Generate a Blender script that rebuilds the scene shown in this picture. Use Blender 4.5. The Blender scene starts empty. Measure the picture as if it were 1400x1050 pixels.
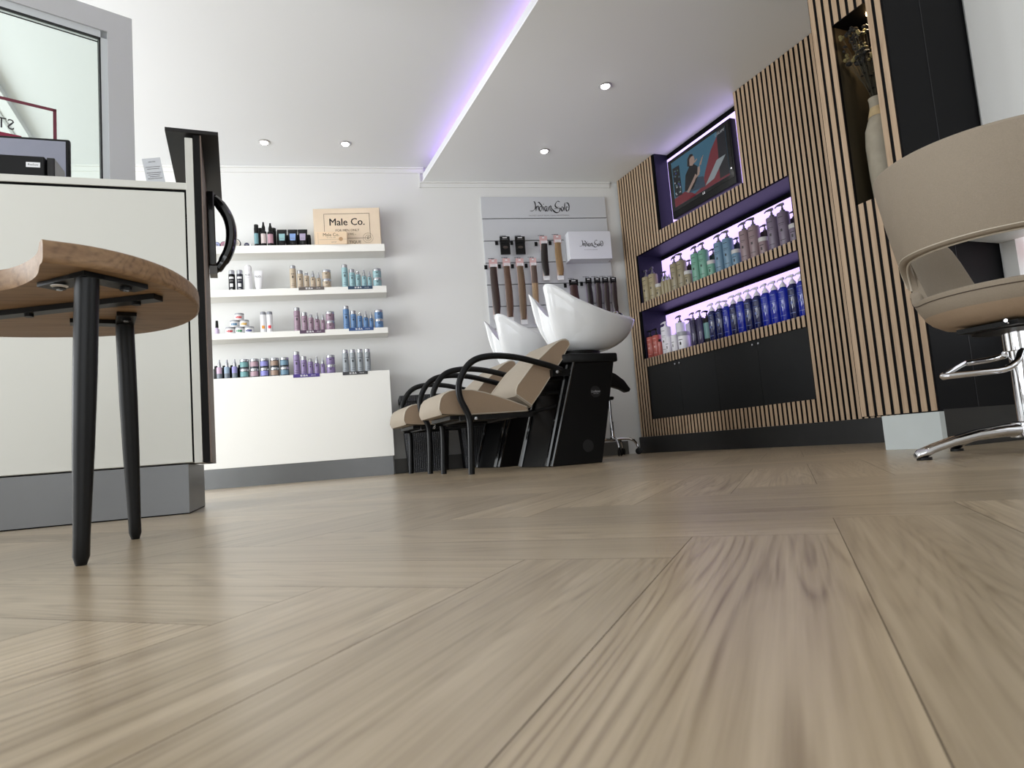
import bpy, bmesh, math, random
from math import sin, cos, pi, radians, sqrt, atan2
from mathutils import Vector, Matrix

random.seed(7)
SC = bpy.context.scene
COL = SC.collection

# ------------------------------------------------------------------ camera
CAM_H = 0.13
yaw, pit, rol = radians(22.73), 0.0978, -0.0786
F = Vector((sin(yaw), cos(yaw), 0)); RT = Vector((cos(yaw), -sin(yaw), 0)); ZZ = Vector((0, 0, 1))
fw = F * cos(pit) + ZZ * sin(pit); up = -F * sin(pit) + ZZ * cos(pit)
cr = RT * cos(rol) + up * sin(rol); cu = -RT * sin(rol) + up * cos(rol)
cd = bpy.data.cameras.new('camera'); cam = bpy.data.objects.new('camera', cd); COL.objects.link(cam)
mw = Matrix((( cr.x, cu.x, -fw.x, 0), (cr.y, cu.y, -fw.y, 0), (cr.z, cu.z, -fw.z, CAM_H), (0, 0, 0, 1)))
cam.matrix_world = mw
cd.sensor_fit = 'HORIZONTAL'; cd.sensor_width = 36.0; cd.lens = 36.0 * 908.4 / 1400.0
cd.clip_start = 0.01; cd.clip_end = 60
cd.dof.use_dof = True; cd.dof.focus_distance = 4.0; cd.dof.aperture_fstop = 14.0
SC.camera = cam

# ------------------------------------------------------------------ world, daylight, exposure
SC.view_settings.view_transform = 'Standard'; SC.view_settings.look = 'None'
SC.view_settings.gamma = 1.0; SC.view_settings.use_curve_mapping = False
SC.view_settings.exposure = 0.0
W = bpy.data.worlds.new('world'); SC.world = W; W.use_nodes = True
bg = W.node_tree.nodes['Background']; bg.inputs[0].default_value = (0.93, 0.97, 1.0, 1); bg.inputs[1].default_value = 1.3

def area(name, loc, rot, sx, sy, power, color=(1, 1, 1), spread=None):
    l = bpy.data.lights.new(name, 'AREA'); l.shape = 'RECTANGLE'; l.size = sx; l.size_y = sy
    l.energy = power; l.color = color
    if spread: l.spread = spread
    o = bpy.data.objects.new(name, l); COL.objects.link(o); o.location = loc; o.rotation_euler = rot
    return o
# daylight entering through the shop windows (left wall, wall behind the camera, right wall)
area('daylight_left', (-3.36, 1.0, 1.35), (0, radians(-94), 0), 2.1, 3.4, 86, (0.93, 0.97, 1.0))
area('daylight_left_far', (-3.36, 4.3, 1.25), (0, radians(-90), 0), 2.0, 2.2, 140, (0.95, 0.98, 1.0))
area('daylight_behind', (-0.8, -2.86, 1.4), (radians(106), 0, 0), 3.6, 2.2, 34, (0.93, 0.97, 1.0))
area('daylight_right', (3.05, -1.0, 1.4), (0, radians(90), 0), 1.8, 1.4, 5, (0.95, 0.98, 1.0))

# ------------------------------------------------------------------ materials
def s2l(c):
    def g(v):
        v /= 255.0
        return v / 12.92 if v <= 0.04045 else ((v + 0.055) / 1.055) ** 2.4
    return (g(c[0]), g(c[1]), g(c[2]), 1)
MATS = {}
def mat(name, c, rough=0.5, metal=0.0, emit=None, es=1.0, trans=0.0, coat=0.0, noise=0.0, nscale=20.0, bump=0.0, bscale=60.0, spec=None, alpha=None):
    if name in MATS: return MATS[name]
    m = bpy.data.materials.new(name); m.use_nodes = True; nt = m.node_tree; b = nt.nodes['Principled BSDF']
    col = s2l(c); b.inputs['Base Color'].default_value = col
    b.inputs['Roughness'].default_value = rough; b.inputs['Metallic'].default_value = metal
    if trans: b.inputs['Transmission Weight'].default_value = trans
    if coat: b.inputs['Coat Weight'].default_value = coat; b.inputs['Coat Roughness'].default_value = 0.05
    if spec is not None: b.inputs['Specular IOR Level'].default_value = spec
    if alpha is not None: b.inputs['Alpha'].default_value = alpha
    if emit is not None:
        b.inputs['Emission Color'].default_value = s2l(emit); b.inputs['Emission Strength'].default_value = es
    if noise or bump:
        tc = nt.nodes.new('ShaderNodeTexCoord')
    if noise:
        n = nt.nodes.new('ShaderNodeTexNoise'); n.inputs['Scale'].default_value = nscale; n.inputs['Detail'].default_value = 4
        nt.links.new(tc.outputs['Object'], n.inputs['Vector'])
        mx = nt.nodes.new('ShaderNodeMix'); mx.data_type = 'RGBA'
        mx.inputs[6].default_value = tuple(v * (1 - noise) for v in col[:3]) + (1,)
        mx.inputs[7].default_value = tuple(min(1, v * (1 + noise)) for v in col[:3]) + (1,)
        nt.links.new(n.outputs['Fac'], mx.inputs[0]); nt.links.new(mx.outputs[2], b.inputs['Base Color'])
    if bump:
        n = nt.nodes.new('ShaderNodeTexNoise'); n.inputs['Scale'].default_value = bscale; n.inputs['Detail'].default_value = 3
        nt.links.new(tc.outputs['Object'], n.inputs['Vector'])
        bp = nt.nodes.new('ShaderNodeBump'); bp.inputs['Strength'].default_value = bump; bp.inputs['Distance'].default_value = 0.003
        nt.links.new(n.outputs['Fac'], bp.inputs['Height']); nt.links.new(bp.outputs[0], b.inputs['Normal'])
    MATS[name] = m
    return m

def wood_mat(name, c1, c2, c3, axis='Z', scale=1.0, rings=26.0, rough=0.5, uv=False, str_=0.6):
    """oak-like grain: level lines of a stretched noise (cathedrals) plus fine fibres"""
    m = bpy.data.materials.new(name); m.use_nodes = True; nt = m.node_tree; L = nt.links; N = nt.nodes
    b = N['Principled BSDF']; b.inputs['Roughness'].default_value = rough
    if uv: b.inputs['Specular IOR Level'].default_value = .7
    tc = N.new('ShaderNodeTexCoord')
    mp = N.new('ShaderNodeMapping'); mp2 = N.new('ShaderNodeMapping')
    lo, hi = (0.62, 8.0) if uv else (0.9 * scale, 7.5 * scale)
    if uv:
        src = tc.outputs['UV']; sc1 = (lo, hi, 1); sc2 = (5.0, 190.0, 1)
    else:
        src = tc.outputs['Object']
        sc1 = {'Z': (hi, hi, lo), 'X': (lo, hi, hi), 'Y': (hi, lo, hi)}[axis]
        sc2 = {'Z': (130, 130, 4), 'X': (4, 130, 130), 'Y': (130, 4, 130)}[axis]
    mp.inputs['Scale'].default_value = sc1; mp2.inputs['Scale'].default_value = sc2
    if uv:
        at = N.new('ShaderNodeAttribute'); at.attribute_name = 'rnd'
        cb = N.new('ShaderNodeCombineXYZ'); ml = N.new('ShaderNodeMath'); ml.operation = 'MULTIPLY'; ml.inputs[1].default_value = 37.0
        L.new(at.outputs['Fac'], ml.inputs[0]); L.new(ml.outputs[0], cb.inputs['Z']); L.new(ml.outputs[0], cb.inputs['X'])
        va = N.new('ShaderNodeVectorMath'); va.operation = 'ADD'; L.new(src, va.inputs[0]); L.new(cb.outputs[0], va.inputs[1]); src = va.outputs[0]
    L.new(src, mp.inputs['Vector']); L.new(src, mp2.inputs['Vector'])
    n1 = N.new('ShaderNodeTexNoise'); n1.inputs['Scale'].default_value = 1.0; n1.inputs['Detail'].default_value = 2.0; n1.inputs['Roughness'].default_value = 0.36; n1.inputs['Distortion'].default_value = 0.25
    L.new(mp.outputs[0], n1.inputs['Vector'])
    ms = N.new('ShaderNodeMath'); ms.operation = 'MULTIPLY'; ms.inputs[1].default_value = rings; L.new(n1.outputs['Fac'], ms.inputs[0])
    fr = N.new('ShaderNodeMath'); fr.operation = 'PINGPONG'; fr.inputs[1].default_value = 0.5; L.new(ms.outputs[0], fr.inputs[0])
    rp = N.new('ShaderNodeValToRGB'); e = rp.color_ramp.elements
    e[0].position = 0.0; e[0].color = (0, 0, 0, 1); e[1].position = 0.55; e[1].color = (1, 1, 1, 1)
    m2 = N.new('ShaderNodeMath'); m2.operation = 'MULTIPLY'; m2.inputs[1].default_value = 2.0; L.new(fr.outputs[0], m2.inputs[0]); L.new(m2.outputs[0], rp.inputs[0])
    n2 = N.new('ShaderNodeTexNoise'); n2.inputs['Scale'].default_value = 1.0; n2.inputs['Detail'].default_value = 3; L.new(mp2.outputs[0], n2.inputs['Vector'])
    n3 = N.new('ShaderNodeTexNoise'); n3.inputs['Scale'].default_value = 2.0; n3.inputs['Detail'].default_value = 3; L.new(src, n3.inputs['Vector'])
    mxa = N.new('ShaderNodeMix'); mxa.data_type = 'RGBA'; mxa.inputs[6].default_value = s2l(c1); mxa.inputs[7].default_value = s2l(c2); n4 = N.new('ShaderNodeTexNoise'); n4.inputs['Scale'].default_value = 1.0; n4.inputs['Detail'].default_value = 2.5; mp4 = N.new('ShaderNodeMapping'); mp4.inputs['Scale'].default_value = tuple(v * .22 for v in sc2) if uv else tuple(v * .3 for v in sc2)
    L.new(src, mp4.inputs['Vector']); L.new(mp4.outputs[0], n4.inputs['Vector'])
    av = N.new('ShaderNodeMath'); av.operation = 'ADD'; L.new(n2.outputs['Fac'], av.inputs[0]); L.new(n4.outputs['Fac'], av.inputs[1])
    ar = N.new('ShaderNodeMapRange'); ar.inputs[1].default_value = .65; ar.inputs[2].default_value = 1.35; L.new(av.outputs[0], ar.inputs[0]); L.new(ar.outputs[0], mxa.inputs[0])
    # ring darkness
    inv = N.new('ShaderNodeMath'); inv.operation = 'SUBTRACT'; inv.inputs[0].default_value = 1.0; L.new(rp.outputs[0], inv.inputs[1])
    k = N.new('ShaderNodeMath'); k.operation = 'MULTIPLY'; L.new(inv.outputs[0], k.inputs[0])
    k3 = N.new('ShaderNodeMapRange'); k3.inputs[1].default_value = 0.38; k3.inputs[2].default_value = 0.62; k3.inputs[3].default_value = 0.28 * str_; k3.inputs[4].default_value = str_
    kf = N.new('ShaderNodeMapRange'); kf.inputs[1].default_value = .3; kf.inputs[2].default_value = .7; kf.inputs[3].default_value = .25; kf.inputs[4].default_value = 1.25; L.new(n2.outputs['Fac'], kf.inputs[0])
    km = N.new('ShaderNodeMath'); km.operation = 'MULTIPLY'; L.new(n3.outputs['Fac'], k3.inputs[0]); L.new(k3.outputs[0], km.inputs[0]); L.new(kf.outputs[0], km.inputs[1]); L.new(km.outputs[0], k.inputs[1])
    mxb = N.new('ShaderNodeMix'); mxb.data_type = 'RGBA'; mxb.inputs[7].default_value = s2l(c3)
    L.new(k.outputs[0], mxb.inputs[0]); L.new(mxa.outputs[2], mxb.inputs[6])
    out = mxb.outputs[2]
    if uv:
        hs = N.new('ShaderNodeHueSaturation'); mr = N.new('ShaderNodeMapRange'); mr.inputs[3].default_value = 0.84; mr.inputs[4].default_value = 1.13
        L.new(at.outputs['Fac'], mr.inputs[0]); L.new(mr.outputs[0], hs.inputs['Value']); L.new(out, hs.inputs['Color']); out = hs.outputs[0]
    L.new(out, b.inputs['Base Color'])
    bp = N.new('ShaderNodeBump'); bp.inputs['Strength'].default_value = 0.12; bp.inputs['Distance'].default_value = 0.0006
    L.new(n2.outputs['Fac'], bp.inputs['Height']); L.new(bp.outputs[0], b.inputs['Normal'])
    MATS[name] = m
    return m

WHITE = mat('wall_paint', (228, 228, 226), 0.7, bump=0.05, bscale=300)
CEIL = mat('ceiling_paint', (229, 231, 233), 0.8)
SOFF = mat('soffit_paint', (242, 244, 244), 0.45)
CREAM = mat('cream_laminate', (206, 206, 199), 0.42)
SHELFM = mat('white_shelf_lacquer', (238, 237, 232), 0.4)
STEEL = mat('brushed_steel', (118, 119, 120), 0.38, 0.85, noise=0.06, nscale=8)
DKICK = mat('dark_brushed_kick', (62, 62, 62), 0.35, 0.6, noise=0.1, nscale=6)
BLACK = mat('black_plastic', (9, 9, 10), 0.42, spec=.25)
GLOSS = mat('gloss_black', (8, 8, 9), 0.12, coat=0.6)
TUBEB = mat('black_tube', (8, 9, 11), 0.38, spec=.3)
BBOARD = mat('black_backing_board', (5, 5, 6), 0.85, spec=.1)
NAVY = mat('dark_niche_lining', (30, 27, 50), 0.5, spec=.3)
DDOOR = mat('charcoal_door', (20, 21, 22), 0.5, spec=.3, bump=0.15, bscale=90)
CHROME = mat('chrome', (215, 215, 218), 0.07, 1.0)
SILV = mat('silver_cap', (190, 192, 196), 0.25, 0.8)
FAB = mat('taupe_upholstery', (160, 149, 134), 0.7, noise=0.07, nscale=160, bump=0.25, bscale=500)
FABD = mat('taupe_upholstery_side', (164, 142, 119), 0.75, noise=0.08, nscale=160, bump=0.25, bscale=500)
FABC = mat('taupe_tweed', (147, 135, 119), 0.8, noise=0.10, nscale=230, bump=0.3, bscale=500)
FABI = mat('greige_inner_leather', (140, 128, 122), 0.6, noise=0.04, nscale=100)
PIPE = mat('pale_piping', (192, 182, 166), 0.5)
DPIPE = mat('dark_seam', (70, 58, 48), 0.6)
CERAM = mat('white_ceramic', (238, 240, 242), 0.12, coat=0.5)
PAPER = mat('white_paper', (196, 198, 202), 0.6)
INK = mat('black_print', (18, 18, 20), 0.6)
GREYINK = mat('grey_print', (120, 118, 120), 0.6)
WPRINT = mat('white_print', (230, 230, 232), 0.5)
FLOORM = wood_mat('oak_floor', (181, 164, 139), (150, 133, 108), (104, 86, 65), uv=True, rings=33.0, rough=0.28, str_=0.62)
SLATM = wood_mat('oak_slat', (188, 163, 136), (166, 140, 113), (134, 107, 82), axis='Z', scale=2.0, rings=9.0, rough=0.5, str_=0.4)
TABLEW = wood_mat('stool_wood', (156, 126, 94), (126, 97, 70), (84, 61, 42), axis='X', scale=1.6, rings=20.0, rough=0.5, str_=0.7)
LEDP = mat('purple_lit_panel', (220, 205, 250), 0.6, emit=(206, 180, 255), es=1.12)
LEDS = mat('purple_led_strip', (230, 215, 255), 0.6, emit=(190, 150, 255), es=9.0)
LAMPM = mat('spot_bulb', (255, 255, 255), 0.5, emit=(255, 252, 248), es=14.0)
WARM = mat('warm_bulb', (255, 230, 180), 0.5, emit=(255, 205, 140), es=22.0)

# ------------------------------------------------------------------ mesh builder
class M:
    def __init__(s): s.v = []; s.f = []; s.m = []; s.mats = []
    def mi(s, m):
        if m not in s.mats: s.mats.append(m)
        return s.mats.index(m)
    def add(s, vs, fs, m):
        o = len(s.v); k = s.mi(m); s.v += [tuple(v) for v in vs]
        for f in fs: s.f.append(tuple(i + o for i in f)); s.m.append(k)
        return s
    def box(s, x0, x1, y0, y1, z0, z1, m):
        vs = [(x, y, z) for z in (z0, z1) for y in (y0, y1) for x in (x0, x1)]
        return s.add(vs, [(0, 2, 3, 1), (4, 5, 7, 6), (0, 1, 5, 4), (2, 6, 7, 3), (0, 4, 6, 2), (1, 3, 7, 5)], m)
    def rings(s, rs, m, close=True, cap0=True, cap1=True, loop=False):
        """list of rings (each a list of points)"""
        n = len(rs[0]); vs = [p for r in rs for p in r]; fs = []
        k = len(rs)
        for i in range(k if loop else k - 1):
            a = i * n; b = ((i + 1) % k) * n
            for j in range(n if close else n - 1):
                j2 = (j + 1) % n
                fs.append((a + j, a + j2, b + j2, b + j))
        if close and not loop:
            if cap0: fs.append(tuple(reversed(range(n))))
            if cap1: fs.append(tuple(range((k - 1) * n, k * n)))
        return s.add(vs, fs, m)
    def lathe(s, prof, m, c=(0, 0, 0), n=16, sx=1.0, sy=1.0):
        rs = [[(c[0] + max(r, 1e-4) * sx * cos(2 * pi * j / n), c[1] + max(r, 1e-4) * sy * sin(2 * pi * j / n), c[2] + z) for j in range(n)] for r, z in prof]
        return s.rings(rs, m)
    def tube(s, pts, r, m, n=8, closed=False, flat=1.0):
        P = [Vector(p) for p in pts]; k = len(P); rs = []
        T = []
        for i in range(k):
            if closed: t = P[(i + 1) % k] - P[i - 1]
            else: t = P[min(i + 1, k - 1)] - P[max(i - 1, 0)]
            T.append(t.normalized())
        nrm = T[0].orthogonal().normalized()
        if abs(T[0].dot(ZZ)) < 0.95: nrm = (ZZ - T[0] * ZZ.dot(T[0])).normalized()
        for i in range(k):
            nrm = (nrm - T[i] * nrm.dot(T[i])).normalized(); bi = T[i].cross(nrm)
            rr = r[i] if isinstance(r, (list, tuple)) else r
            rs.append([P[i] + nrm * cos(2 * pi * j / n) * rr + bi * sin(2 * pi * j / n) * rr * flat for j in range(n)])
        return s.rings(rs, m, loop=closed)
    def prism(s, poly, axis, a, b, m):
        """extrude a 2D polygon. axis 'y': poly (x,z); 'z': (x,y); 'x': (y,z)"""
        def P(p, h): return {'y': (p[0], h, p[1]), 'z': (p[0], p[1], h), 'x': (h, p[0], p[1])}[axis]
        return s.rings([[P(p, a) for p in poly], [P(p, b) for p in poly]], m)
    def pad(s, poly, axis, a, b, inset, m):
        """prism with softly rounded end edges"""
        def P(p, h): return {'y': (p[0], h, p[1]), 'z': (p[0], p[1], h), 'x': (h, p[0], p[1])}[axis]
        def ins(d):
            n = len(poly); out = []
            ar = sum(poly[i][0] * poly[(i + 1) % n][1] - poly[(i + 1) % n][0] * poly[i][1] for i in range(n)); sg = 1 if ar > 0 else -1
            for i in range(n):
                p0 = Vector(poly[i - 1]); p1 = Vector(poly[i]); p2 = Vector(poly[(i + 1) % n])
                e1 = (p1 - p0).normalized(); e2 = (p2 - p1).normalized(); t = (e1 + e2).normalized()
                q = Vector((-t[1], t[0])) * sg
                out.append(p1 + q * d)
            return out
        w = inset; sg = 1 if b > a else -1
        R = [(a, w), (a + sg * w * 0.3, w * 0.3), (a + sg * w, 0), (b - sg * w, 0), (b - sg * w * 0.3, w * 0.3), (b, w)]
        return s.rings([[P(p, h) for p in ins(d)] for h, d in R], m)
    def xf(s, mx, i0=0):
        for i in range(i0, len(s.v)): s.v[i] = tuple(mx @ Vector(s.v[i]))
        return s
    def mesh(s, name, sharp=38):
        me = bpy.data.meshes.new(name); me.from_pydata(s.v, [], s.f)
        for m in s.mats: me.materials.append(m)
        for p, k in zip(me.polygons, s.m): p.material_index = k; p.use_smooth = True
        bm = bmesh.new(); bm.from_mesh(me); bmesh.ops.recalc_face_normals(bm, faces=bm.faces); bm.to_mesh(me); bm.free()
        me.set_sharp_from_angle(angle=radians(sharp)); me.update()
        return me
    def ob(s, name, parent=None, loc=(0, 0, 0), rz=0.0, bevel=0.0, sharp=38):
        o = bpy.data.objects.new(name, s.mesh(name, sharp)); COL.objects.link(o)
        o.location = loc; o.rotation_euler = (0, 0, rz)
        if parent is not None: o.parent = parent
        if bevel:
            b = o.modifiers.new('bevel', 'BEVEL'); b.width = bevel; b.segments = 2; b.limit_method = 'ANGLE'; b.angle_limit = radians(40)
        return o

def thing(name, label, cat, loc=(0, 0, 0), rz=0.0, group=None):
    o = bpy.data.objects.new(name, None); COL.objects.link(o); o.empty_display_size = 0.05
    o.location = loc; o.rotation_euler = (0, 0, rz); o['label'] = label; o['category'] = cat
    if group: o['group'] = group
    return o
def tag(o, label, cat, group=None):
    o['label'] = label; o['category'] = cat
    if group: o['group'] = group
    return o
def struct(o): o['kind'] = 'structure'; return o
def dup(root, loc, rz, label, group=None):
    def cp(o, par):
        c = o.copy(); COL.objects.link(c)
        if par is not None: c.parent = par
        for ch in kids.get(o, []): cp(ch, c)
        return c
    kids = {}
    for o in bpy.data.objects:
        if o.parent is not None: kids.setdefault(o.parent, []).append(o)
    r = cp(root, None); r.location = loc; r.rotation_euler = (0, 0, rz); r['label'] = label
    if group: r['group'] = group
    return r

def smooth_path(pts, k=6, closed=False):
    P = [Vector(p) for p in pts]; n = len(P); out = []
    rng = n if closed else n - 1
    for i in range(rng):
        p0 = P[(i - 1) % n] if closed or i > 0 else P[0] * 2 - P[1]
        p1 = P[i]; p2 = P[(i + 1) % n]
        p3 = P[(i + 2) % n] if closed or i + 2 < n else P[-1] * 2 - P[-2]
        for j in range(k):
            t = j / k
            out.append(0.5 * ((2 * p1) + (p2 - p0) * t + (2 * p0 - 5 * p1 + 4 * p2 - p3) * t * t + (3 * p1 - p0 - 3 * p2 + p3) * t ** 3))
    if not closed: out.append(P[-1])
    return out

def text_m(mb, body, size, cx, cz, y, m, bold=0.0, shear=0.0, mirror=False, sx=1.0, rot=0.0, spacing=1.0):
    """flat lettering in the local XZ plane facing -Y, centred on (cx, cz)"""
    cu_ = bpy.data.curves.new('txt', 'FONT'); cu_.body = body; cu_.size = size; cu_.offset = bold; cu_.shear = shear
    cu_.align_x = 'CENTER'; cu_.align_y = 'CENTER'; cu_.resolution_u = 2; cu_.space_character = spacing
    to = bpy.data.objects.new('txt', cu_); COL.objects.link(to)
    dg = bpy.context.evaluated_depsgraph_get(); dg.update()
    me = bpy.data.meshes.new_from_object(to.evaluated_get(dg))
    vs = []
    for v in me.vertices:
        x, z = v.co.x * sx * (-1 if mirror else 1), v.co.y
        vs.append((cx + x * cos(rot) - z * sin(rot), y, cz + x * sin(rot) + z * cos(rot)))
    fs = [tuple(p.vertices) for p in me.polygons]
    mb.add(vs, fs, m)
    bpy.data.objects.remove(to); bpy.data.curves.remove(cu_); bpy.data.meshes.remove(me)
    return mb

# frames: B = wall behind the basins (slightly skewed), D = reception counter
def fr(ang, d):
    t = Vector((sin(radians(ang)), cos(radians(ang)))); n = Vector((-t.y, t.x))
    def w(u, off, z=0.0): p = t * u + n * (d - off); return (p.x, p.y, z)
    return w, atan2(t.y, t.x)
wB, rB = fr(101.04, 5.9581)
wD, rD = fr(93.71, 2.4971)
rS = radians(-90)     # things facing the room from the slatted wall: local -y -> -X, local x -> -Y

# ------------------------------------------------------------------ floor (herringbone planks, one mesh)
def make_floor():
    WA, WB_, A0, B0 = 0.150, 0.173, 0.89, 0.042
    X0, X1, Y0, Y1 = -3.5, 3.9, -3.0, 6.9
    g = 0.0004; q = sqrt(0.5)
    bm = bmesh.new(); uvl = bm.loops.layers.uv.new('UVMap'); rl = bm.faces.layers.float.new('rnd')
    def plank(a0, a1, b0, b1, along_a):
        pts = [(a0 + g, b0 + g), (a1 - g, b0 + g), (a1 - g, b1 - g), (a0 + g, b1 - g)]
        ctr = ((a0 + a1) / 2, (b0 + b1) / 2); cx, cy = (ctr[0] + ctr[1]) * q, (ctr[0] - ctr[1]) * q
        if not (X0 - .6 < cx < X1 + .6 and Y0 - .6 < cy < Y1 + .6): return
        vs = [bm.verts.new(((a + b) * q, (a - b) * q, 0)) for a, b in pts]
        f = bm.faces.new(vs); r = random.random()
        f[rl] = r
        for l, (a, b) in zip(f.loops, pts):
            l[uvl].uv = ((a - a0), (b - b0)) if along_a else ((b - b0), (a - a0))
    for i in range(-45, 45):
        b0 = B0 + WB_ * i; end = A0 + WA * (i + 1)
        for k in range(-8, 9): plank(end - 5 * WA + 10 * WA * k, end + 10 * WA * k, b0, b0 + WB_, True)
    for r in range(-60, 70):
        a0 = A0 + WA * r
        for k in range(-8, 9): plank(a0, a0 + WA, B0 + WB_ * (r - 5) + 10 * WB_ * k, B0 + WB_ * r + 10 * WB_ * k, False)
    for co, no in (((X0, 0, 0), (-1, 0, 0)), ((X1, 0, 0), (1, 0, 0)), ((0, Y0, 0), (0, -1, 0)), ((0, Y1, 0), (0, 1, 0))):
        bmesh.ops.bisect_plane(bm, geom=bm.verts[:] + bm.edges[:] + bm.faces[:], plane_co=co, plane_no=no, clear_outer=True)
    # joint bed just under the planks
    vs = [bm.verts.new(p) for p in ((X0, Y0, -0.0006), (X1, Y0, -0.0006), (X1, Y1, -0.0006), (X0, Y1, -0.0006))]
    f = bm.faces.new(vs); f.material_index = 1
    vb = [bm.verts.new((v.co.x, v.co.y, -0.08)) for v in vs]
    f = bm.faces.new(list(reversed(vb))); f.material_index = 1
    for i in range(4):
        f = bm.faces.new((vs[i], vb[i], vb[(i + 1) % 4], vs[(i + 1) % 4])); f.material_index = 1
    bmesh.ops.recalc_face_normals(bm, faces=bm.faces)
    for f in bm.faces:
        if f.material_index == 0 and f.normal.z < 0: f.normal_flip()
    me = bpy.data.meshes.new('floor'); bm.to_mesh(me); bm.free()
    me.materials.append(FLOORM); me.materials.append(mat('floor_joint', (96, 82, 66), 0.9))
    o = bpy.data.objects.new('floor', me); COL.objects.link(o); return struct(o)
make_floor()

# ------------------------------------------------------------------ shell
H1, H2 = 2.785, 2.650
# far wall, skewed
m = M(); m.box(-3.75, 4.35, 0, 0.12, 0, H1 + 0.1, WHITE)
o = struct(m.ob('wall_far', loc=wB(0, 0), rz=rB))
# right wall behind the slatted unit
m = M(); m.box(3.83, 3.95, 1.75, 5.38, 0, H1, WHITE); struct(m.ob('wall_right_rear'))
# right wall beside the styling place, with a window opening
WX = 3.135
def wall_holes(m, axis, c0, c1, u0, u1, z0, z1, holes, mt):
    """wall slab with rectangular holes (u,z)"""
    us = sorted({u0, u1, *[h[0] for h in holes], *[h[1] for h in holes]}); zs = sorted({z0, z1, *[h[2] for h in holes], *[h[3] for h in holes]})
    for i in range(len(us) - 1):
        for j in range(len(zs) - 1):
            uc = (us[i] + us[i + 1]) / 2; zc = (zs[j] + zs[j + 1]) / 2
            if any(h[0] < uc < h[1] and h[2] < zc < h[3] for h in holes): continue
            if axis == 'x': m.box(c0, c1, us[i], us[i + 1], zs[j], zs[j + 1], mt)
            else: m.box(us[i], us[i + 1], c0, c1, zs[j], zs[j + 1], mt)
m = M(); wall_holes(m, 'x', WX, WX + 0.12, -3.0, 1.80, 0, H1, [(-1.75, -0.25, 0.5, 2.3), (0.55, 1.742, 0.45, 0.93)], WHITE); struct(m.ob('wall_right'))
m = M(); wall_holes(m, 'x', -3.52, -3.40, -3.0, 6.75, 0, H1, [(-0.75, 2.75, 0.25, 2.45), (3.15, 5.45, 0.2, 2.3)], WHITE); struct(m.ob('wall_left'))
m = M(); wall_holes(m, 'y', -3.02, -2.90, -3.4, WX, 0, H1, [(-2.65, 1.05, 0.25, 2.55)], WHITE); struct(m.ob('wall_behind'))
# ceilings
m = M(); m.box(-3.52, 3.95, -3.02, 6.9, H1, H1 + 0.1, CEIL); struct(m.ob('ceiling'))
m = M(); m.prism([(1.665, -2.9), (3.83, -2.9), (3.83, 5.36), (1.665, 5.76)], 'z', H2, H2 + 0.012, SOFF)
m.box(1.665, 1.685, -2.9, 5.70, H2 + 0.012, H2 + 0.064, CEIL)
m.box(1.93, 1.95, -2.9, 5.55, H2 + 0.012, H1, CEIL)
struct(m.ob('ceiling_lowered'))
m = M(); m.box(1.84, 1.865, -2.88, 5.5, H2 + 0.012, H2 + 0.028, LEDS); tag(m.ob('led_strip'), 'purple LED strip hidden behind the white lip of the lowered ceiling', 'light')
# lowered ceiling band on the left, beyond the counter
m = M(); m.box(-3.4, -1.36, -2.9, 6.3, H1 - 0.05, H1, CEIL); m.box(-1.46, -1.44, -2.9, 6.3, H1 - 0.056, H1 - 0.05, mat('ceiling_joint', (190, 192, 192), .7)); struct(m.ob('trim_5'))
# crown mouldings
def crown(name, u0, u1, z):
    m = M(); m.box(u0, u1, -0.012, 0, z - 0.05, z, WHITE); m.box(u0, u1, -0.030, 0, z - 0.012, z, WHITE)
    struct(m.ob(name, loc=wB(0, 0), rz=rB))
crown('trim_1', -3.2, 0.553, H1); crown('trim_2', 0.515, 2.36, H2)
m = M(); m.box(0.505, 0.520, -0.012, 0, H2 - 0.05, H1 - 0.04, WHITE); struct(m.ob('trim_3', loc=wB(0, 0), rz=rB))
# baseboards
m = M(); m.box(0.13, 2.30, -0.012, 0, 0, 0.125, mat('grey_baseboard', (104, 102, 98), .5, .3)); struct(m.ob('baseboard_far', loc=wB(0, 0), rz=rB))
m = M(); m.box(WX - 0.012, WX, -2.9, 0.4, 0, 0.12, mat('grey_baseboard', (120, 118, 112), .5)); struct(m.ob('baseboard_right'))
# windows (frames)
FRM = mat('grey_window_frame', (176, 176, 178), 0.5)
def window(name, axis, c0, c1, u0, u1, z0, z1, mull=1):
    m = M(); t = 0.05
    def bx(a, b, c, d):
        if axis == 'x': m.box(c0, c1, a, b, c, d, FRM)
        else: m.box(a, b, c0, c1, c, d, FRM)
    bx(u0, u1, z0, z0 + t); bx(u0, u1, z1 - t, z1); bx(u0, u0 + t, z0 + t, z1 - t); bx(u1 - t, u1, z0 + t, z1 - t)
    for i in range(mull):
        u = u0 + (u1 - u0) * (i + 1) / (mull + 1); bx(u - .025, u + .025, z0 + t, z1 - t)
    return struct(m.ob(name))
window('window_1', 'x', -3.49, -3.43, -0.75, 2.75, 0.25, 2.45, 2); window('window_2', 'x', -3.49, -3.43, 3.15, 5.45, 0.2, 2.3, 1)
window('window_3', 'y', -2.99, -2.93, -2.65, 1.05, 0.25, 2.55, 2); window('window_4', 'x', WX + .04, WX + .1, -1.75, -0.25, 0.5, 2.3, 0)
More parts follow.
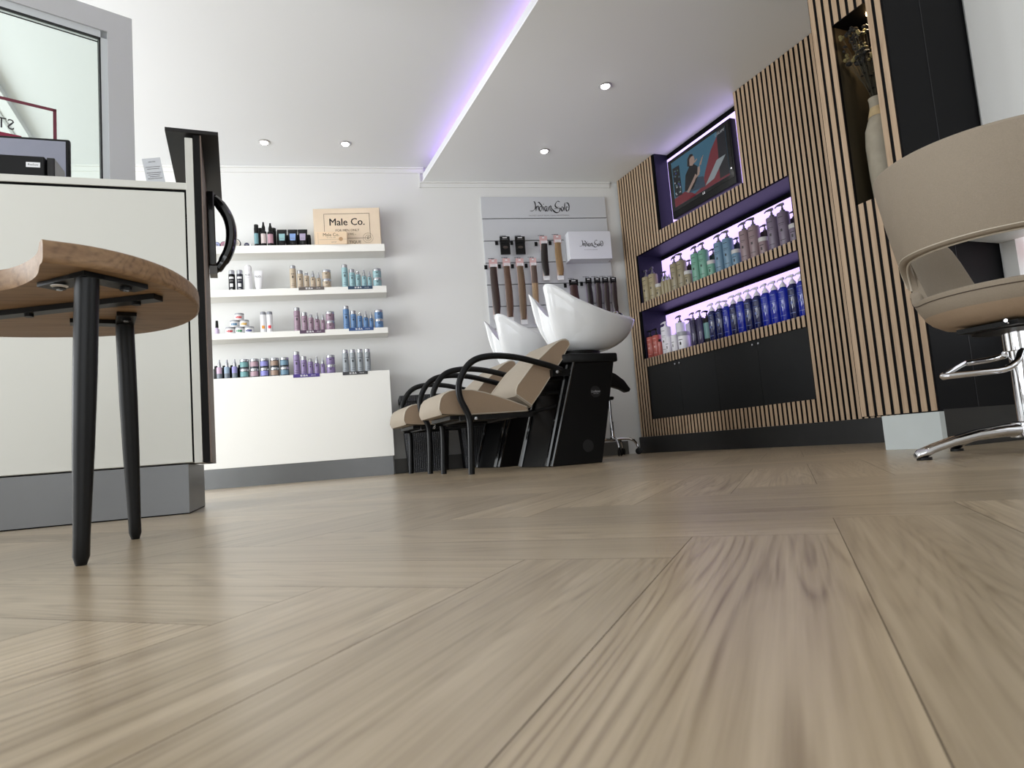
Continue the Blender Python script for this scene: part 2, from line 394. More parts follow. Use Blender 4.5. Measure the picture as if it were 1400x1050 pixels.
# low window by the styling place: white frame, a pink round sticker on its pane
m = M(); wf = mat('white_window_frame', (235, 235, 235), .4)
m.box(WX + .05, WX + .11, 0.55, 0.58, .45, .93, wf); m.box(WX + .05, WX + .11, .58, 1.742, .90, .93, wf); m.box(WX + .05, WX + .11, .58, 1.742, .45, .48, wf)
w5 = struct(m.ob('window_5'))
m = M(); m.box(WX + .075, WX + .081, 0.58, 1.742, .48, .90, mat('frosted_pane', (250, 250, 252), 0.6, emit=(244, 248, 255), es=1.0)); m.ob('frosted_pane', w5)  # pane's own emission stands in for daylight behind it
m = M(); m.lathe([(0, 0), (.055, 0), (.055, .002), (0, .002)], mat('pink_sticker', (232, 120, 132), .5, emit=(232, 120, 132), es=.55), n=20)  # sticker glows too, imitating daylight shining through it
m.xf(Matrix.Rotation(radians(-90), 4, 'Y')); m.ob('pink_sticker', w5, (WX + .0735, 1.665, .815))

# ceiling spots
def spot(x, y, z, label, power=9):
    t = thing('ceiling_spot', label, 'light', (x, y, z), 0, 'recessed ceiling spots')
    m = M(); m.lathe([(.030, 0.0), (.048, 0.0), (.048, -.004), (.040, -.010), (.030, -.006)], mat('spot_ring', (190, 190, 190), .3, .6), n=24); m.ob('trim_ring', t)
    m = M(); m.lathe([(0, -.002), (.030, -.002), (.028, -.012), (.016, -.020), (0, -.022)], LAMPM, n=20); m.ob('bulb', t)
    l = bpy.data.lights.new('spot_light', 'SPOT'); l.energy = power; l.spot_size = radians(110); l.spot_blend = .8; l.shadow_soft_size = .03; l.color = (1, .97, .93)
    lo = bpy.data.objects.new('spot_light', l); COL.objects.link(lo); lo.location = (x, y, z - .03)
    return t
spot(.288, 5.52, H1, 'round recessed ceiling spot above the wall shelves, left of the two there')
spot(.923, 5.40, H1, 'round recessed ceiling spot of the higher ceiling, nearer the purple light strip')
spot(2.515, 4.886, H2, 'round recessed spot in the lowered ceiling above the white wall display')
spot(2.507, 3.839, H2, 'round recessed spot in the lowered ceiling nearest the television')
spot(2.2, .9, H2, 'round recessed spot in the lowered ceiling above the styling chair', 6)
spot(.2, 2.6, H1, 'round recessed spot in the higher ceiling above the reception counter', 6)

# ------------------------------------------------------------------ slatted wall unit with lit niches
PITCH = 0.0425; SWID = 0.0255; SIDE = mat('slat_core', (52, 40, 32), .8)
N1 = (3.262, 5.130, 1.383, 1.833); N2 = (3.262, 5.150, 0.865, 1.310); TV = (3.680, 4.730, 1.952, 2.65); CB = (3.262, 5.146, 0.302, 0.787)
UY0, UY1 = 2.20, 5.345
def slats(m, y0, y1, z0, z1, holes, x0, x1, mt):
    n = int(round((y1 - y0) / PITCH)); p = (y1 - y0) / n
    for i in range(n):
        ya = y0 + p * i + (p - SWID) / 2; yb = ya + SWID; yc = (ya + yb) / 2
        cuts = sorted([(h[2], h[3]) for h in holes if h[0] - .004 < yc < h[1] + .004]); z = z0
        for a, b in cuts + [(z1, z1)]:
            if a - z > 0.01:
                m.box(x0 + .0006, x1, ya, yb, z, a, SIDE); m.box(x0, x0 + .0006, ya, yb, z, a, mt)
            z = max(z, b)
su = thing('slatted_wall_unit', 'oak slatted wall unit with lit niches and black cupboard doors along the right wall', 'wall unit', (0, 0, 0))
m = M(); slats(m, 2.24, UY1, 0.149, H2 - .002, [N1, N2, TV, CB], 3.511, 3.5165, SLATM); m.ob('slat_cladding', su)
m = M()
ys = [UY0, 3.262, 3.68, 4.73, 5.14, UY1 + 0.02]
wall_holes(m, 'x', 3.5165, 3.535, UY0, UY1, 0.149, H2 - .002, [N1, N2, TV, (3.262, 5.146, .302, .787)], BBOARD)
m.ob('backing_board', su)
def niche(name, n, xb, lit0, lit1, frame=0.03):
    y0, y1, z0, z1 = n; m = M(); t = 0.01
    m.box(3.524, xb, y0, y0 + t, z0, z1, NAVY); m.box(3.524, xb, y1 - t, y1, z0, z1, NAVY)
    m.box(3.5115, xb, y0 + t, y1 - t, z0 - t, z0, NAVY); 
    if z1 < 2.6: m.box(3.524, xb, y0 + t, y1 - t, z1, z1 + t, NAVY)
    m.box(xb, xb + .01, y0, y1, z0, z1, BBOARD)
    p = m.ob(name, su)
    m = M(); m.box(xb - .008, xb - .001, y0 + t + .004, y1 - t - .004, lit0, lit1, LEDP); m.ob('lit_back_panel', p)
niche('upper_niche', N1, 3.785, 1.385, 1.795); niche('lower_niche', N2, 3.785, .867, 1.272); niche('television_niche', TV, 3.660, 1.955, 2.60)
m = M(); m.box(3.490, 3.53, UY0, UY1, 0, .148, DKICK); m.ob('plinth', su)
ds = [3.264, 3.735, 4.204, 4.673, 5.144]
for i in range(4):
    m = M(); m.box(3.520, 3.536, ds[i] + .0012, ds[i + 1] - .0012, .304, .785, DDOOR); d = m.ob('door', su, bevel=.001)
    ky = ds[i + 1] - .03 if i in (0, 2) else ds[i] + .03
    m = M(); m.lathe([(.004, 0), (.004, .012), (.008, .014), (.008, .02), (0, .021)], SILV, n=12); m.xf(Matrix.Rotation(radians(-90), 4, 'Y')); m.ob('knob', d, (3.520, ky, .752))
m = M(); m.box(3.535, 3.82, UY0, 3.24, .15, 2.63, BBOARD); m.box(3.537, 3.82, 5.16, UY1, .15, 2.63, BBOARD); m.box(3.545, 3.82, 3.27, 5.13, .16, .77, BBOARD); m.ob('carcass', su)

# television
tv = thing('television', 'black flat television showing a seated man, hung in the lit top niche', 'television', (3.585, 4.190, 2.000), rS)
m = M(); m.pad([(-.400, 0), (.400, 0), (.400, .515), (-.400, .515)], 'y', -.030, .030, .006, BLACK); m.ob('housing', tv)
m = M(); m.box(-.385, .385, -.0325, -.0300, .055, .500, mat('tv_gloss_bezel', (12, 12, 13), .15)); m.ob('bezel', tv)
def EM(name, c, k=.55): return mat('screen_' + name, (10, 10, 10), .3, emit=c, es=k)
m = M(); y = -.0345; Wd, Hd = .345, .0
m.box(-Wd, Wd, -.034, -.0325, .085, .480, EM('blue', (60, 108, 132)))
def poly(pts, mt, yy): m.add([(px, yy, pz) for px, pz in pts], [tuple(range(len(pts)))], mt)
poly([(.345, .085), (.345, .48), (.29, .48), (.16, .36), (.07, .22), (.02, .12), (-.20, .085)], EM('red', (120, 42, 52)), y)
poly([(-.345, .085), (-.345, .16), (-.20, .17), (-.10, .12), (-.06, .085)], EM('red', (120, 42, 52)), y)
poly([(.235, .10), (.345, .10), (.345, .48), (.25, .48)], EM('dark', (22, 24, 32)), y - .0002)
poly([(.06, .115), (.17, .13), (.325, .26), (.22, .26)], EM('table', (150, 160, 165)), y - .0004)
poly([(-.33, .17), (-.235, .16), (-.24, .42), (-.335, .425)], EM('dark', (22, 24, 32)), y - .0002)
for i in range(26):
    a = random.uniform(-.32, -.25); b = random.uniform(.18, .40)
    poly([(a - .006, b), (a + .006, b), (a + .006, b + .012), (a - .006, b + .012)], EM(('blue2', 'grn', 'wht')[i % 3], ((70, 90, 150), (90, 130, 110), (190, 195, 200))[i % 3]), y - .0004)
SK = EM('skin', (165, 140, 128)); BK = EM('black', (12, 12, 14)); JN = EM('jeans', (48, 66, 84)); HR = EM('hair', (38, 26, 22))
poly([(-.165, .14), (.06, .11), (.05, .20), (-.05, .23), (-.16, .21)], JN, y - .0006)
poly([(-.20, .17), (-.09, .15), (-.02, .22), (-.01, .31), (-.05, .345), (-.11, .35), (-.17, .30)], BK, y - .0008)
poly([(-.175, .155), (-.15, .14), (-.06, .205), (-.03, .24), (-.045, .26), (-.09, .22)], SK, y - .0010)
poly([(-.01, .25), (.015, .25), (.02, .305), (.05, .355), (.075, .37), (.05, .335), (.035, .30), (.03, .34), (.015, .31)], SK, y - .0010)
poly([(-.045, .22), (.005, .235), (.012, .30), (-.008, .30), (-.02, .25)], SK, y - .0009)
poly([(-.135, .36), (-.125, .42), (-.09, .445), (-.055, .435), (-.045, .40), (-.07, .36), (-.10, .345)], HR, y - .0010)
poly([(-.105, .355), (-.10, .405), (-.075, .42), (-.045, .415), (-.035, .385), (-.042, .355), (-.07, .34)], SK, y - .0012)
poly([(-.04, .365), (-.005, .375), (-.005, .365), (-.04, .35)], SK, y - .0012)
text_m(m, '(·)SLAM!', .03, .285, .455, y - .0012, EM('wht2', (200, 205, 210)))
m.ob('screen', tv)
m = M(); text_m(m, 'LG', .024, .028, .066, -.0332, WPRINT, bold=.0008); m.lathe([(0, 0), (.007, 0), (.007, .001), (0, .001)], EM('led', (255, 255, 255), 1.2), c=(0, 0, 0), n=10)
k0 = len(m.v) - 40
for i in range(k0, len(m.v)): v = m.v[i]; m.v[i] = (.365 + v[0], -.0332 - v[2], .13 + v[1])
m.ob('logo', tv)
m = M(); m.box(-.05, .05, .030, .062, .15, .35, BLACK); m.ob('wall_bracket', tv)

# ------------------------------------------------------------------ pillar with vase niche
PX, PY0, PY1 = 2.600, 1.809, 2.178
pl_ = thing('slatted_pillar', 'tall oak slatted pillar with an open vase niche and black side, standing before the wall unit', 'cabinet', (PX, PY0, 0))
PN = (.072, .258, 1.095, 1.955)
m = M(); slats(m, 0, PY1 - PY0, .152, H2 - .002, [PN], 0, .006, SLATM); m.ob('slat_cladding', pl_)
m = M(); PB = mat('pillar_black', (8, 8, 12), 0.6, spec=.15)
wall_holes(m, 'x', .006, .024, 0, PY1 - PY0, .150, H2 - .002, [PN], PB)
m.box(.024, .534, 0, .012, .156, H2 - .002, PB); m.box(.024, .88, PY1 - PY0 - .012, PY1 - PY0, .150, H2 - .002, PB)
m.box(.024, .24, .064, .072, 1.095, 1.955, PB); m.box(.024, .24, .258, .266, 1.095, 1.955, mat('niche_side', (50, 42, 25), .6))  # niche lamp's yellow light is put into the colour of the far side
m.box(.024, .24, .052, .266, 1.083, 1.095, PB); m.box(.024, .24, .052, .266, 1.955, 1.967, PB)
m.box(.24, .252, .052, .266, 1.083, 1.967, PB)
m.ob('carcass', pl_)
m = M(); m.box(.240, .2435, -.001, .0, .156, H2 - .01, mat('seam_line', (30, 30, 36), .5)); m.ob('side_seam', pl_)
m = M(); m.box(.03, .534, .004, .10, 0, .154, mat('side_plinth', (46, 44, 42), .3, .5)); m.ob('side_plinth', pl_)
m = M(); m.box(0.0, .03, .002, .262, 0, .147, mat('pale_plinth', (196, 203, 203), .55, noise=.05, nscale=12)); m.ob('pale_plinth', pl_, bevel=.001)
m = M(); m.box(.25, .28, .10, .369, 0, .15, BBOARD); m.ob('recessed_plinth', pl_)
m = M(); m.lathe([(0, 0), (.030, 0), (.030, -.006), (.022, -.012), (0, -.014)], WARM, n=16); m.ob('niche_lamp', pl_, (.10, .115, 1.955))
l = bpy.data.lights.new('niche_light', 'SPOT'); l.energy = 4.0; l.color = (1, .78, .5); l.spot_size = radians(120); l.spot_blend = .6; l.shadow_soft_size = .02
lo = bpy.data.objects.new('niche_light', l); COL.objects.link(lo); lo.location = (PX + .10, PY0 + .115, 1.93)
# vase and dried flowers
vs = thing('ceramic_vase', 'tall grey stoneware bottle vase standing in the pillar niche', 'vase', (PX + .105, PY0 + .162, 1.095))
m = M(); m.lathe([(0, 0), (.050, 0), (.060, .02), (.064, .12), (.066, .26), (.060, .33), (.040, .385), (.030, .42), (.030, .46), (.033, .475), (.025, .475), (.022, .42), (0, .40)], mat('stoneware', (150, 142, 126), .8, noise=.18, nscale=22, bump=.5, bscale=40), n=28); m.ob('body', vs)
m = M(); m.lathe([(.0295, 0), (.0415, -.045), (.0425, -.045), (.0305, .0)], mat('stone_band', (178, 156, 118), .7, noise=.2, nscale=60), n=24); m.ob('neck_band', vs, (0, 0, .430))
fl = thing('dried_flowers', 'bunch of dark dried flowers in the grey vase', 'flowers', (PX + .105, PY0 + .162, 1.095 + .44))
m = M(); STM = mat('dark_stem', (48, 44, 30), .7); HEADM = mat('dried_bloom', (110, 100, 62), .8, noise=.3, nscale=80); DK = mat('dark_seedhead', (20, 18, 16), .7)
heads = []
for i in range(44):
    a = random.uniform(0, 2 * pi); rr = random.uniform(.01, .055) if i < 32 else random.uniform(.02, .075); hh = random.uniform(.20, .37)
    tx = rr * cos(a) - .035 - .03 * random.random(); ty = rr * sin(a) * 1.0 + .01; tx = max(-.10, tx)
    p = smooth_path([(0, 0, -.05), (tx * .2, ty * .2, .05), (tx * .55, ty * .55, hh * .55), (tx, ty, hh)], 4)
    m.tube(p, .0012, STM, n=5); heads.append((tx, ty, hh))
m.ob('stems', fl)
m = M()
for i, (a, b, c) in enumerate(heads):
    mt = HEADM if i % 3 == 1 else DK; r = random.uniform(.006, .011)
    for q in range(3):
        m.lathe([(0, -r), (r * .7, -r * .6), (r, 0), (r * .7, r * .6), (0, r)], mt, c=(a + random.uniform(-.008, .008), b + random.uniform(-.008, .008), c + random.uniform(-.012, .012)), n=7)
    if i % 3 == 0:
        z = c * random.uniform(.3, .7); m.lathe([(0, -.004), (.009, 0), (0, .004)], mt, c=(a * z / c, b * z / c + random.uniform(-.012, .012), z), n=6)
m.ob('blooms', fl)
m = M(); m.tube(smooth_path([(0, 0, .03), (-.03, .03, .12), (-.06, .060, .21)], 4), .0014, STM, n=5); m.lathe([(0, -.012), (.012, -.006), (.016, 0), (.012, .006), (0, .012)], DK, c=(-.06, .062, .225), n=10); m.ob('seed_head', fl)

# pale ledge beside the styling chair
m = M(); m.box(2.78, WX, .70, 1.80, .862, .892, CREAM); tag(m.ob('styling_ledge', bevel=.002), 'pale ledge on the right wall behind the styling chair', 'shelf')

# ------------------------------------------------------------------ backwash units (chair + basin on pedestal)
def make_wash(label, yc):
    t = thing('wash_unit', label, 'salon basin chair', (0, yc, 0), 0, 'backwash chairs with white basins')
    hw = .235
    seat = [(1.135, .368), (1.122, .40), (1.127, .435), (1.138, .470), (1.160, .497), (1.195, .514), (1.245, .521), (1.344, .516), (1.430, .496), (1.508, .470), (1.610, .432), (1.715, .388), (1.715, .362), (1.55, .360), (1.33, .359)]
    m = M(); m.pad(seat, 'y', -hw, hw, .010, FAB)
    s_ = m.ob('seat', t)
    back = [(1.735, .385), (1.632, .462), (1.634, .492), (1.650, .525), (1.765, .655), (1.850, .725), (1.916, .780), (1.965, .814), (2.000, .828), (2.028, .829), (2.048, .817), (2.053, .797), (2.042, .778), (2.015, .742), (1.985, .690), (1.90, .59), (1.80, .46)]
    m = M(); m.pad(back, 'y', -hw, hw, .010, FAB)
    b_ = m.ob('backrest', t)
    for nm, pr, par in (('seat', seat, s_), ('back', back, b_)):
        for sy in (-1, 1):
            cx = sum(p[0] for p in pr) / len(pr); cz = sum(p[1] for p in pr) / len(pr)
            m = M(); m.prism([(cx + (p[0] - cx) * .965, cz + (p[1] - cz) * .93) for p in pr], 'y', sy * (hw - .002), sy * (hw + .0012), FABD); m.ob('side_panel', par)
            m = M(); m.tube([(cx + (p[0] - cx) * .972, sy * (hw - .001), cz + (p[1] - cz) * .94) for p in pr], .0042, PIPE, n=6, closed=True); m.ob('piping', par)
    m = M(); m.box(1.20, 1.70, -.21, .21, .338, .360, BLACK); m.box(1.24, 1.72, -.285, -.262, .325, .352, BLACK); m.box(1.24, 1.72, .262, .285, .325, .352, BLACK)
    m.tube([(1.30, -.27, .335), (1.30, .27, .335)], .011, TUBEB); m.tube([(1.62, -.27, .335), (1.62, .27, .335)], .011, TUBEB)
    for sy in (-.20, .20):
        m.tube([(1.70, sy, .345), (2.00, sy, .40)], .012, TUBEB); m.tube([(1.80, sy, .47), (2.03, sy, .48)], .012, TUBEB); m.tube([(1.88, sy, .56), (2.05, sy, .57)], .012, TUBEB)
    m.ob('seat_frame', t)
    arm = [(1.946, .612), (1.86, .643), (1.771, .668), (1.68, .692), (1.587, .708), (1.50, .714), (1.431, .710), (1.375, .698), (1.33, .675), (1.294, .640), (1.268, .600), (1.248, .555), (1.241, .510), (1.246, .465), (1.260, .425), (1.277, .390), (1.292, .350), (1.298, .310), (1.298, .25), (1.292, .12), (1.285, .0)]
    for sy in (-1, 1):
        m = M(); m.tube(smooth_path([(a, sy * .292, b) for a, b in arm], 3), .0200, TUBEB, n=10, flat=.8); a_ = m.ob('armrest', t)
        m = M()
        for bx_, bz in ((1.332, .332), (1.905, .600)): m.lathe([(0, 0), (.010, 0), (.010, .010), (0, .012)], SILV, c=(bx_, 0, bz), n=10)
        for i in range(len(m.v)):
            v = m.v[i]; bz = .332 if v[0] < 1.6 else .600; m.v[i] = (v[0], sy * (.287 + (v[2] - bz)) if sy > 0 else -(.302 + (v[2] - bz)), bz + v[1])
        m.ob('bolt', a_)
        m = M(); m.box(1.885, 2.01, sy * .235 if sy > 0 else -.280, .280 if sy > 0 else -.235, .575, .622, BLACK); m.ob('arm_mount', a_)
    # pedestal
    m = M(); rs = []
    for z, xf_, xs, xb in ((0, 1.822, 1.835, 2.200), (.20, 1.885, 1.900, 2.250), (.45, 1.962, 1.978, 2.308), (.665, 2.030, 2.045, 2.357)):
        w = .262; r = [(xb, -w, z), (xb, w, z), (xs, w, z)]
        for a in (75, 55, 35, 15, -15, -35, -55, -75):
            r.append((xs - (xs - xf_) * cos(radians(a)) ** .8, w * .93 * sin(radians(a)), z))
        r.append((xs, -w, z)); rs.append(r)
    m.rings(rs, BLACK); p_ = m.ob('pedestal', t, bevel=.004, sharp=30)
    for sy in (-1, 1):
        m = M(); m.tube([(1.832, sy * .262, .004), (2.048, sy * .262, .664)], .012, GLOSS, n=8); m.ob('corner_strip', p_)
        m = M(); m.tube([(1.822, sy * .215, .004), (2.028, sy * .215, .664)], .016, GLOSS, n=8); m.ob('front_strip', p_)
    m = M(); cap = [(2.378, .275), (2.378, -.275), (2.03, -.275), (1.985, -.24), (1.965, -.14), (1.96, 0), (1.965, .14), (1.985, .24), (2.03, .275)]
    m.pad(cap, 'z', .662, .722, .010, BLACK); m.ob('pedestal_cap', p_)
    m = M(); m.lathe([(0, 0), (.038, 0), (.038, .0015), (0, .0015)], mat('emblem_disc', (24, 24, 26), .45), n=24); m.xf(Matrix.Rotation(radians(90), 4, 'X')); e_ = m.ob('emblem', p_, (2.195, -.2625, .466))
    m = M(); text_m(m, 'Ludeno', .022, 0, .002, -.0022, mat('silver_print', (190, 190, 195), .4), shear=.3); text_m(m, 'DESIGN LINE', .0065, .002, -.012, -.0022, mat('silver_print', (190, 190, 195), .4)); m.ob('emblem_lettering', e_)
    m = M(); m.lathe([(0, 0), (.040, 0), (.040, .0015), (0, .0015)], mat('access_cap', (24, 25, 27), .5), n=24); m.xf(Matrix.Rotation(radians(90), 4, 'X')); m.ob('access_cap', p_, (2.105, -.2625, .115))
    m = M(); m.rings([[(2.20 + dx + .18 * k * cos(a), sy_ + .15 * k * sin(a), z) for a in [2 * pi * j / 28 for j in range(28)]] for z, k, dx, sy_ in ((.720, 1.0, 0, 0), (.728, 1.04, 0, 0), (.730, .97, 0, 0), (.738, .97, 0.01, 0), (.740, 1.03, .01, 0), (.750, 1.03, .01, 0), (.752, .96, .02, 0), (.766, .96, .02, 0))], BLACK); m.ob('basin_mount', p_)
    hp = [(2.33, .60), (2.40, .628), (2.465, .626), (2.51, .608), (2.575, .560), (2.607, .515), (2.622, .495), (2.612, .478), (2.590, .473), (2.545, .497), (2.49, .513), (2.33, .53)]
    m = M(); m.pad(hp, 'y', -.030, .030, .010, BLACK); m.ob('rear_tap_lever', p_)
    # basin
    rim = [(2.030, 0, 1.020), (2.020, .040, 1.045), (1.995, .085, 1.110), (1.968, .098, 1.165), (1.948, .112, 1.197), (1.950, .136, 1.214), (1.972, .160, 1.213), (2.008, .180, 1.196), (2.060, .199, 1.160), (2.124, .220, 1.112), (2.264, .245, 1.045), (2.410, .237, 1.000), (2.540, .195, .988), (2.640, .125, .990), (2.682, .045, .996)]
    full = rim + [(x, -y, z) for x, y, z in reversed(rim[1:])]
    R = smooth_path([(p[0] - 2.02, p[1], p[2]) for p in full], 4, closed=True)
    R = [Vector((p[0] + 2.02, p[1], p[2])) for p in R]; n = len(R)
    cen = Vector((2.235, 0, .762))
    def base(i, k=1.0, z=.762):
        d = Vector((R[i].x - 2.25, R[i].y)); a = atan2(d.y / .235, d.x / .36)
        return Vector((2.235 + .155 * k * cos(a), .125 * k * sin(a), z))
    rs = []
    for s, hf in ((0, 1), (.05, 1.005), (.14, .985), (.28, .93), (.42, .855), (.56, .76), (.70, .62), (.82, .46), (.92, .26), (1, 0)):
        r = []
        for i in range(n):
            b = base(i); wl = max(0, min(1, (R[i].x - 2.0) / .35)); lin = 1 - s; h = hf * wl + (lin * .45 + hf * .55) * (1 - wl)
            q = b + (R[i] - b) * h; q.z = b.z + (R[i].z - b.z) * (1 - s); r.append(q)
        rs.append(r)
    ins = []
    for k, s, hf in ((0, 0, .975), (1, .02, .955), (2, .15, .93), (3, .32, .87), (4, .50, .78), (5, .68, .62), (6, .85, .40), (7, 1, .10)):
        r = []
        for i in range(n):
            b = base(i, 1.0, .79); q = b + (R[i] - b) * hf; q.z = b.z + (R[i].z + (.004 if k == 0 else 0) - b.z) * (1 - s); r.append(q)
        ins.append(r)
    m = M(); allr = list(reversed(rs)) + ins; m.rings(allr, CERAM); m.ob('basin', t, sharp=70)
    m = M(); m.lathe([(0, 0), (.03, 0), (.03, .004), (0, .006)], CHROME, c=(2.235, 0, .792), n=14); m.ob('drain', t)
    m = M(); m.tube(smooth_path([(2.62, .0, 1.0), (2.62, 0, 1.04), (2.57, 0, 1.06), (2.53, 0, 1.03)], 4), .010, CHROME); m.ob('tap', t)
    return t
w1 = make_wash('taupe chair with black arms and white basin nearest the camera, silver emblem on its pedestal', 4.090)
w2 = dup(w1, (0, 5.020, 0), 0, 'taupe chair and white basin standing behind the nearer basin chair', 'backwash chairs with white basins')

# ------------------------------------------------------------------ wheeled stool base behind the basins
t = thing('rolling_stand', 'chrome five star stand on black castors behind the basin pedestal', 'stand', (3.085, 5.150, 0))
m = M(); m.lathe([(.022, .13), (.026, .14), (.026, .17), (.020, .175), (.020, .30), (.014, .31), (.014, .50)], CHROME, n=14); m.ob('pole', t)
for k in range(5):
    a = radians(-36 + 72 * k); m = M()
    m.tube([(x * cos(a), x * sin(a), z) for x, z in ((.01, .145), (.07, .150), (.14, .145), (.185, .125), (.205, .095), (.215, .065))], [.014, .014, .012, .011, .010, .009], CHROME, n=8); lg = m.ob('leg', t)
    m = M(); c = Vector((.218 * cos(a), .218 * sin(a), .0292)); ax = Vector((-sin(a), cos(a), 0))
    for s in (-.014, .006):
        rr = [[c + ax * (s + dx) + (Vector((cos(a), sin(a), 0)) * cos(b) + ZZ * sin(b)) * r for b in [2 * pi * j / 16 for j in range(16)]] for dx, r in ((0, .022), (.002, .029), (.008, .029), (.010, .022))]
        m.rings(rr, BLACK)
    m.tube([c, c + ZZ * .045], .008, BLACK, n=6); m.ob('castor', lg)
m = M(); m.lathe([(0, .50), (.035, .50), (.045, .51), (.045, .525), (.035, .53), (0, .53)], BLACK, n=24); m.ob('top_knob', t)

# ------------------------------------------------------------------ woven laundry baskets
WICK = mat('black_wicker', (26, 27, 31), .55)
def wicker(m):
    nt = m.node_tree; N = nt.nodes; L = nt.links
    tc = N.new('ShaderNodeTexCoord'); mp = N.new('ShaderNodeMapping'); mp.inputs['Scale'].default_value = (60, 60, 75); L.new(tc.outputs['Object'], mp.inputs[0])
    br = N.new('ShaderNodeTexVoronoi'); br.inputs['Scale'].default_value = 1.0; br.inputs['Randomness'].default_value = .12; L.new(mp.outputs[0], br.inputs['Vector'])
    bp = N.new('ShaderNodeBump'); bp.inputs['Strength'].default_value = .9; bp.inputs['Distance'].default_value = .01; bp.invert = True
    L.new(br.outputs['Distance'], bp.inputs['Height']); L.new(bp.outputs[0], N['Principled BSDF'].inputs['Normal'])
    rp = N.new('ShaderNodeValToRGB'); rp.color_ramp.elements[0].color = s2l((52, 54, 60)); rp.color_ramp.elements[1].color = s2l((10, 10, 12)); rp.color_ramp.elements[1].position = .7
    L.new(br.outputs['Distance'], rp.inputs[0]); L.new(rp.outputs[0], N['Principled BSDF'].inputs['Base Color'])
wicker(WICK)
def basket(u, off, label):
    t = thing('laundry_basket', label, 'basket', wB(u, off), rB, 'black woven laundry baskets')
    m = M(); rs = []
    for z, w, d in ((0, .165, .13), (.30, .185, .145), (.60, .200, .158)):
        rs.append([(sx * (w - cx), sy * (d - cy), z) for sx, sy, cx, cy in ((1, 1, 0, .03), (1, 1, .03, 0), (-1, 1, .03, 0), (-1, 1, 0, .03), (-1, -1, 0, .03), (-1, -1, .03, 0), (1, -1, .03, 0), (1, -1, 0, .03))])
    m.rings(rs, WICK); m.ob('body', t)
    m = M(); m.box(-.215, .215, -.170, .170, .592, .648, WICK); m.ob('lid', t, bevel=.008)
    return t
basket(.405, .185, 'black woven laundry basket with lid, right beside the white product cabinet')
basket(.885, .185, 'black woven laundry basket half hidden behind the basin chairs')

# ------------------------------------------------------------------ product cabinet and wall shelves
t = thing('product_cabinet', 'long white cabinet under the wall shelves on a steel plinth', 'cabinet', wB(-1.0, 0), rB)
m = M(); m.box(-1.7, 1.127, -.232, -.002, .157, .882, CREAM); m.box(-1.7, 1.127, -.25, -.234, .157, .884, SHELFM); m.box(-1.7, 1.127, -.234, -.002, .882, .8845, SHELFM); m.ob('body', t, bevel=.001)
m = M(); m.box(-1.7, 1.115, -.246, -.01, 0, .156, STEEL); m.ob('plinth', t)
for z0, z1, u1, lab in ((1.940, 2.005, .151, 'thick white wall shelf at the top, carrying the large kraft box'), (1.570, 1.630, .146, 'thick white wall shelf, second from the top'), (1.213, 1.263, .137, 'thick white wall shelf, third from the top, just above the cabinet')):
    m = M(); m.box(-1.75, u1, -.205, -.001, z0, z1, SHELFM); tag(m.ob('wall_shelf', loc=wB(0, 0), rz=rB, bevel=.001), lab, 'shelf', 'thick white wall shelves')

def place(mb, name, label, cat, u, off, z, group=None): 
    o = mb.ob(name, loc=wB(u, off, z), rz=rB); return tag(o, label, cat, group)
def patch(m, r, z0, z1, ha, mt, n=5, a0=-90):
    """label wrapped on a round body, centred on the -y side"""
    vs = []
    for j in range(n + 1):
        a = radians(a0 - ha + 2 * ha * j / n); vs += [(r * cos(a), r * sin(a), z0), (r * cos(a), r * sin(a), z1)]
    m.add(vs, [(2 * j, 2 * j + 2, 2 * j + 3, 2 * j + 1) for j in range(n)], mt)
CACHE = {}
def simple_bottle(kind, r, h, body, cap, mark, key):
    """root thing pieces for a small wall-shelf product; returns list of (part name, mesh)"""
    k = (kind, round(r, 4), round(h, 4), key)
    if k in CACHE: return CACHE[k]
    out = []
    if kind in ('tall', 'med', 'small'):
        c = .14 * h if kind == 'tall' else .20 * h
        m = M(); m.lathe([(0, 0), (r * .96, 0), (r, .003), (r, h - c - .002), (r * .9, h - c)], body, n=18); out.append(('body', m.mesh('body')))
        m = M(); m.lathe([(r * (.93 if kind != 'small' else .7), h - c), (r * (.93 if kind != 'small' else .62), h - .004), (r * .8 if kind != 'small' else r * .5, h), (0, h)], cap, n=18); out.append(('cap', m.mesh('cap')))
    elif kind in ('spray', 'slim'):
        c = .36 * h
        m = M(); m.lathe([(0, 0), (r * .96, 0), (r, .003), (r, h - c - .008), (r * .75, h - c)], body, n=18); out.append(('body', m.mesh('body')))
        m = M(); m.lathe([(r * .62, h - c), (r * .62, h - c * .6), (r * .34, h - c * .25), (r * .28, h), (0, h)], cap, n=14); out.append(('pump_cap', m.mesh('pump_cap')))
    elif kind == 'jar':
        c = .26 * h
        m = M(); m.lathe([(0, 0), (r * .96, 0), (r, .003), (r, h - c - .001), (r * .95, h - c)], body, n=20); out.append(('body', m.mesh('body')))
        m = M(); m.lathe([(r * 1.01, h - c), (r * 1.03, h - c * .8), (r * 1.03, h - .003), (r, h), (0, h)], cap, n=20); out.append(('lid', m.mesh('lid')))
    m = M()
    if mark is not None:
        z = h * .45
        patch(m, r * 1.004, z, z + h * .10, 14, mark, 3); patch(m, r * 1.004, z + h * .16, z + h * .19, 30, mark, 4); patch(m, r * 1.004, h * .12, h * .14, 34, mark, 4); patch(m, r * 1.004, h * .20, h * .215, 26, mark, 4)
        out.append(('label', m.mesh('label')))
    CACHE[k] = out
    return out
def put(parts, name, label, cat, loc, rz, group=None):
    t = thing(name, label, cat, loc, rz, group)
    for pn, me in parts:
        o = bpy.data.objects.new(pn, me); COL.objects.link(o); o.parent = t
    return t

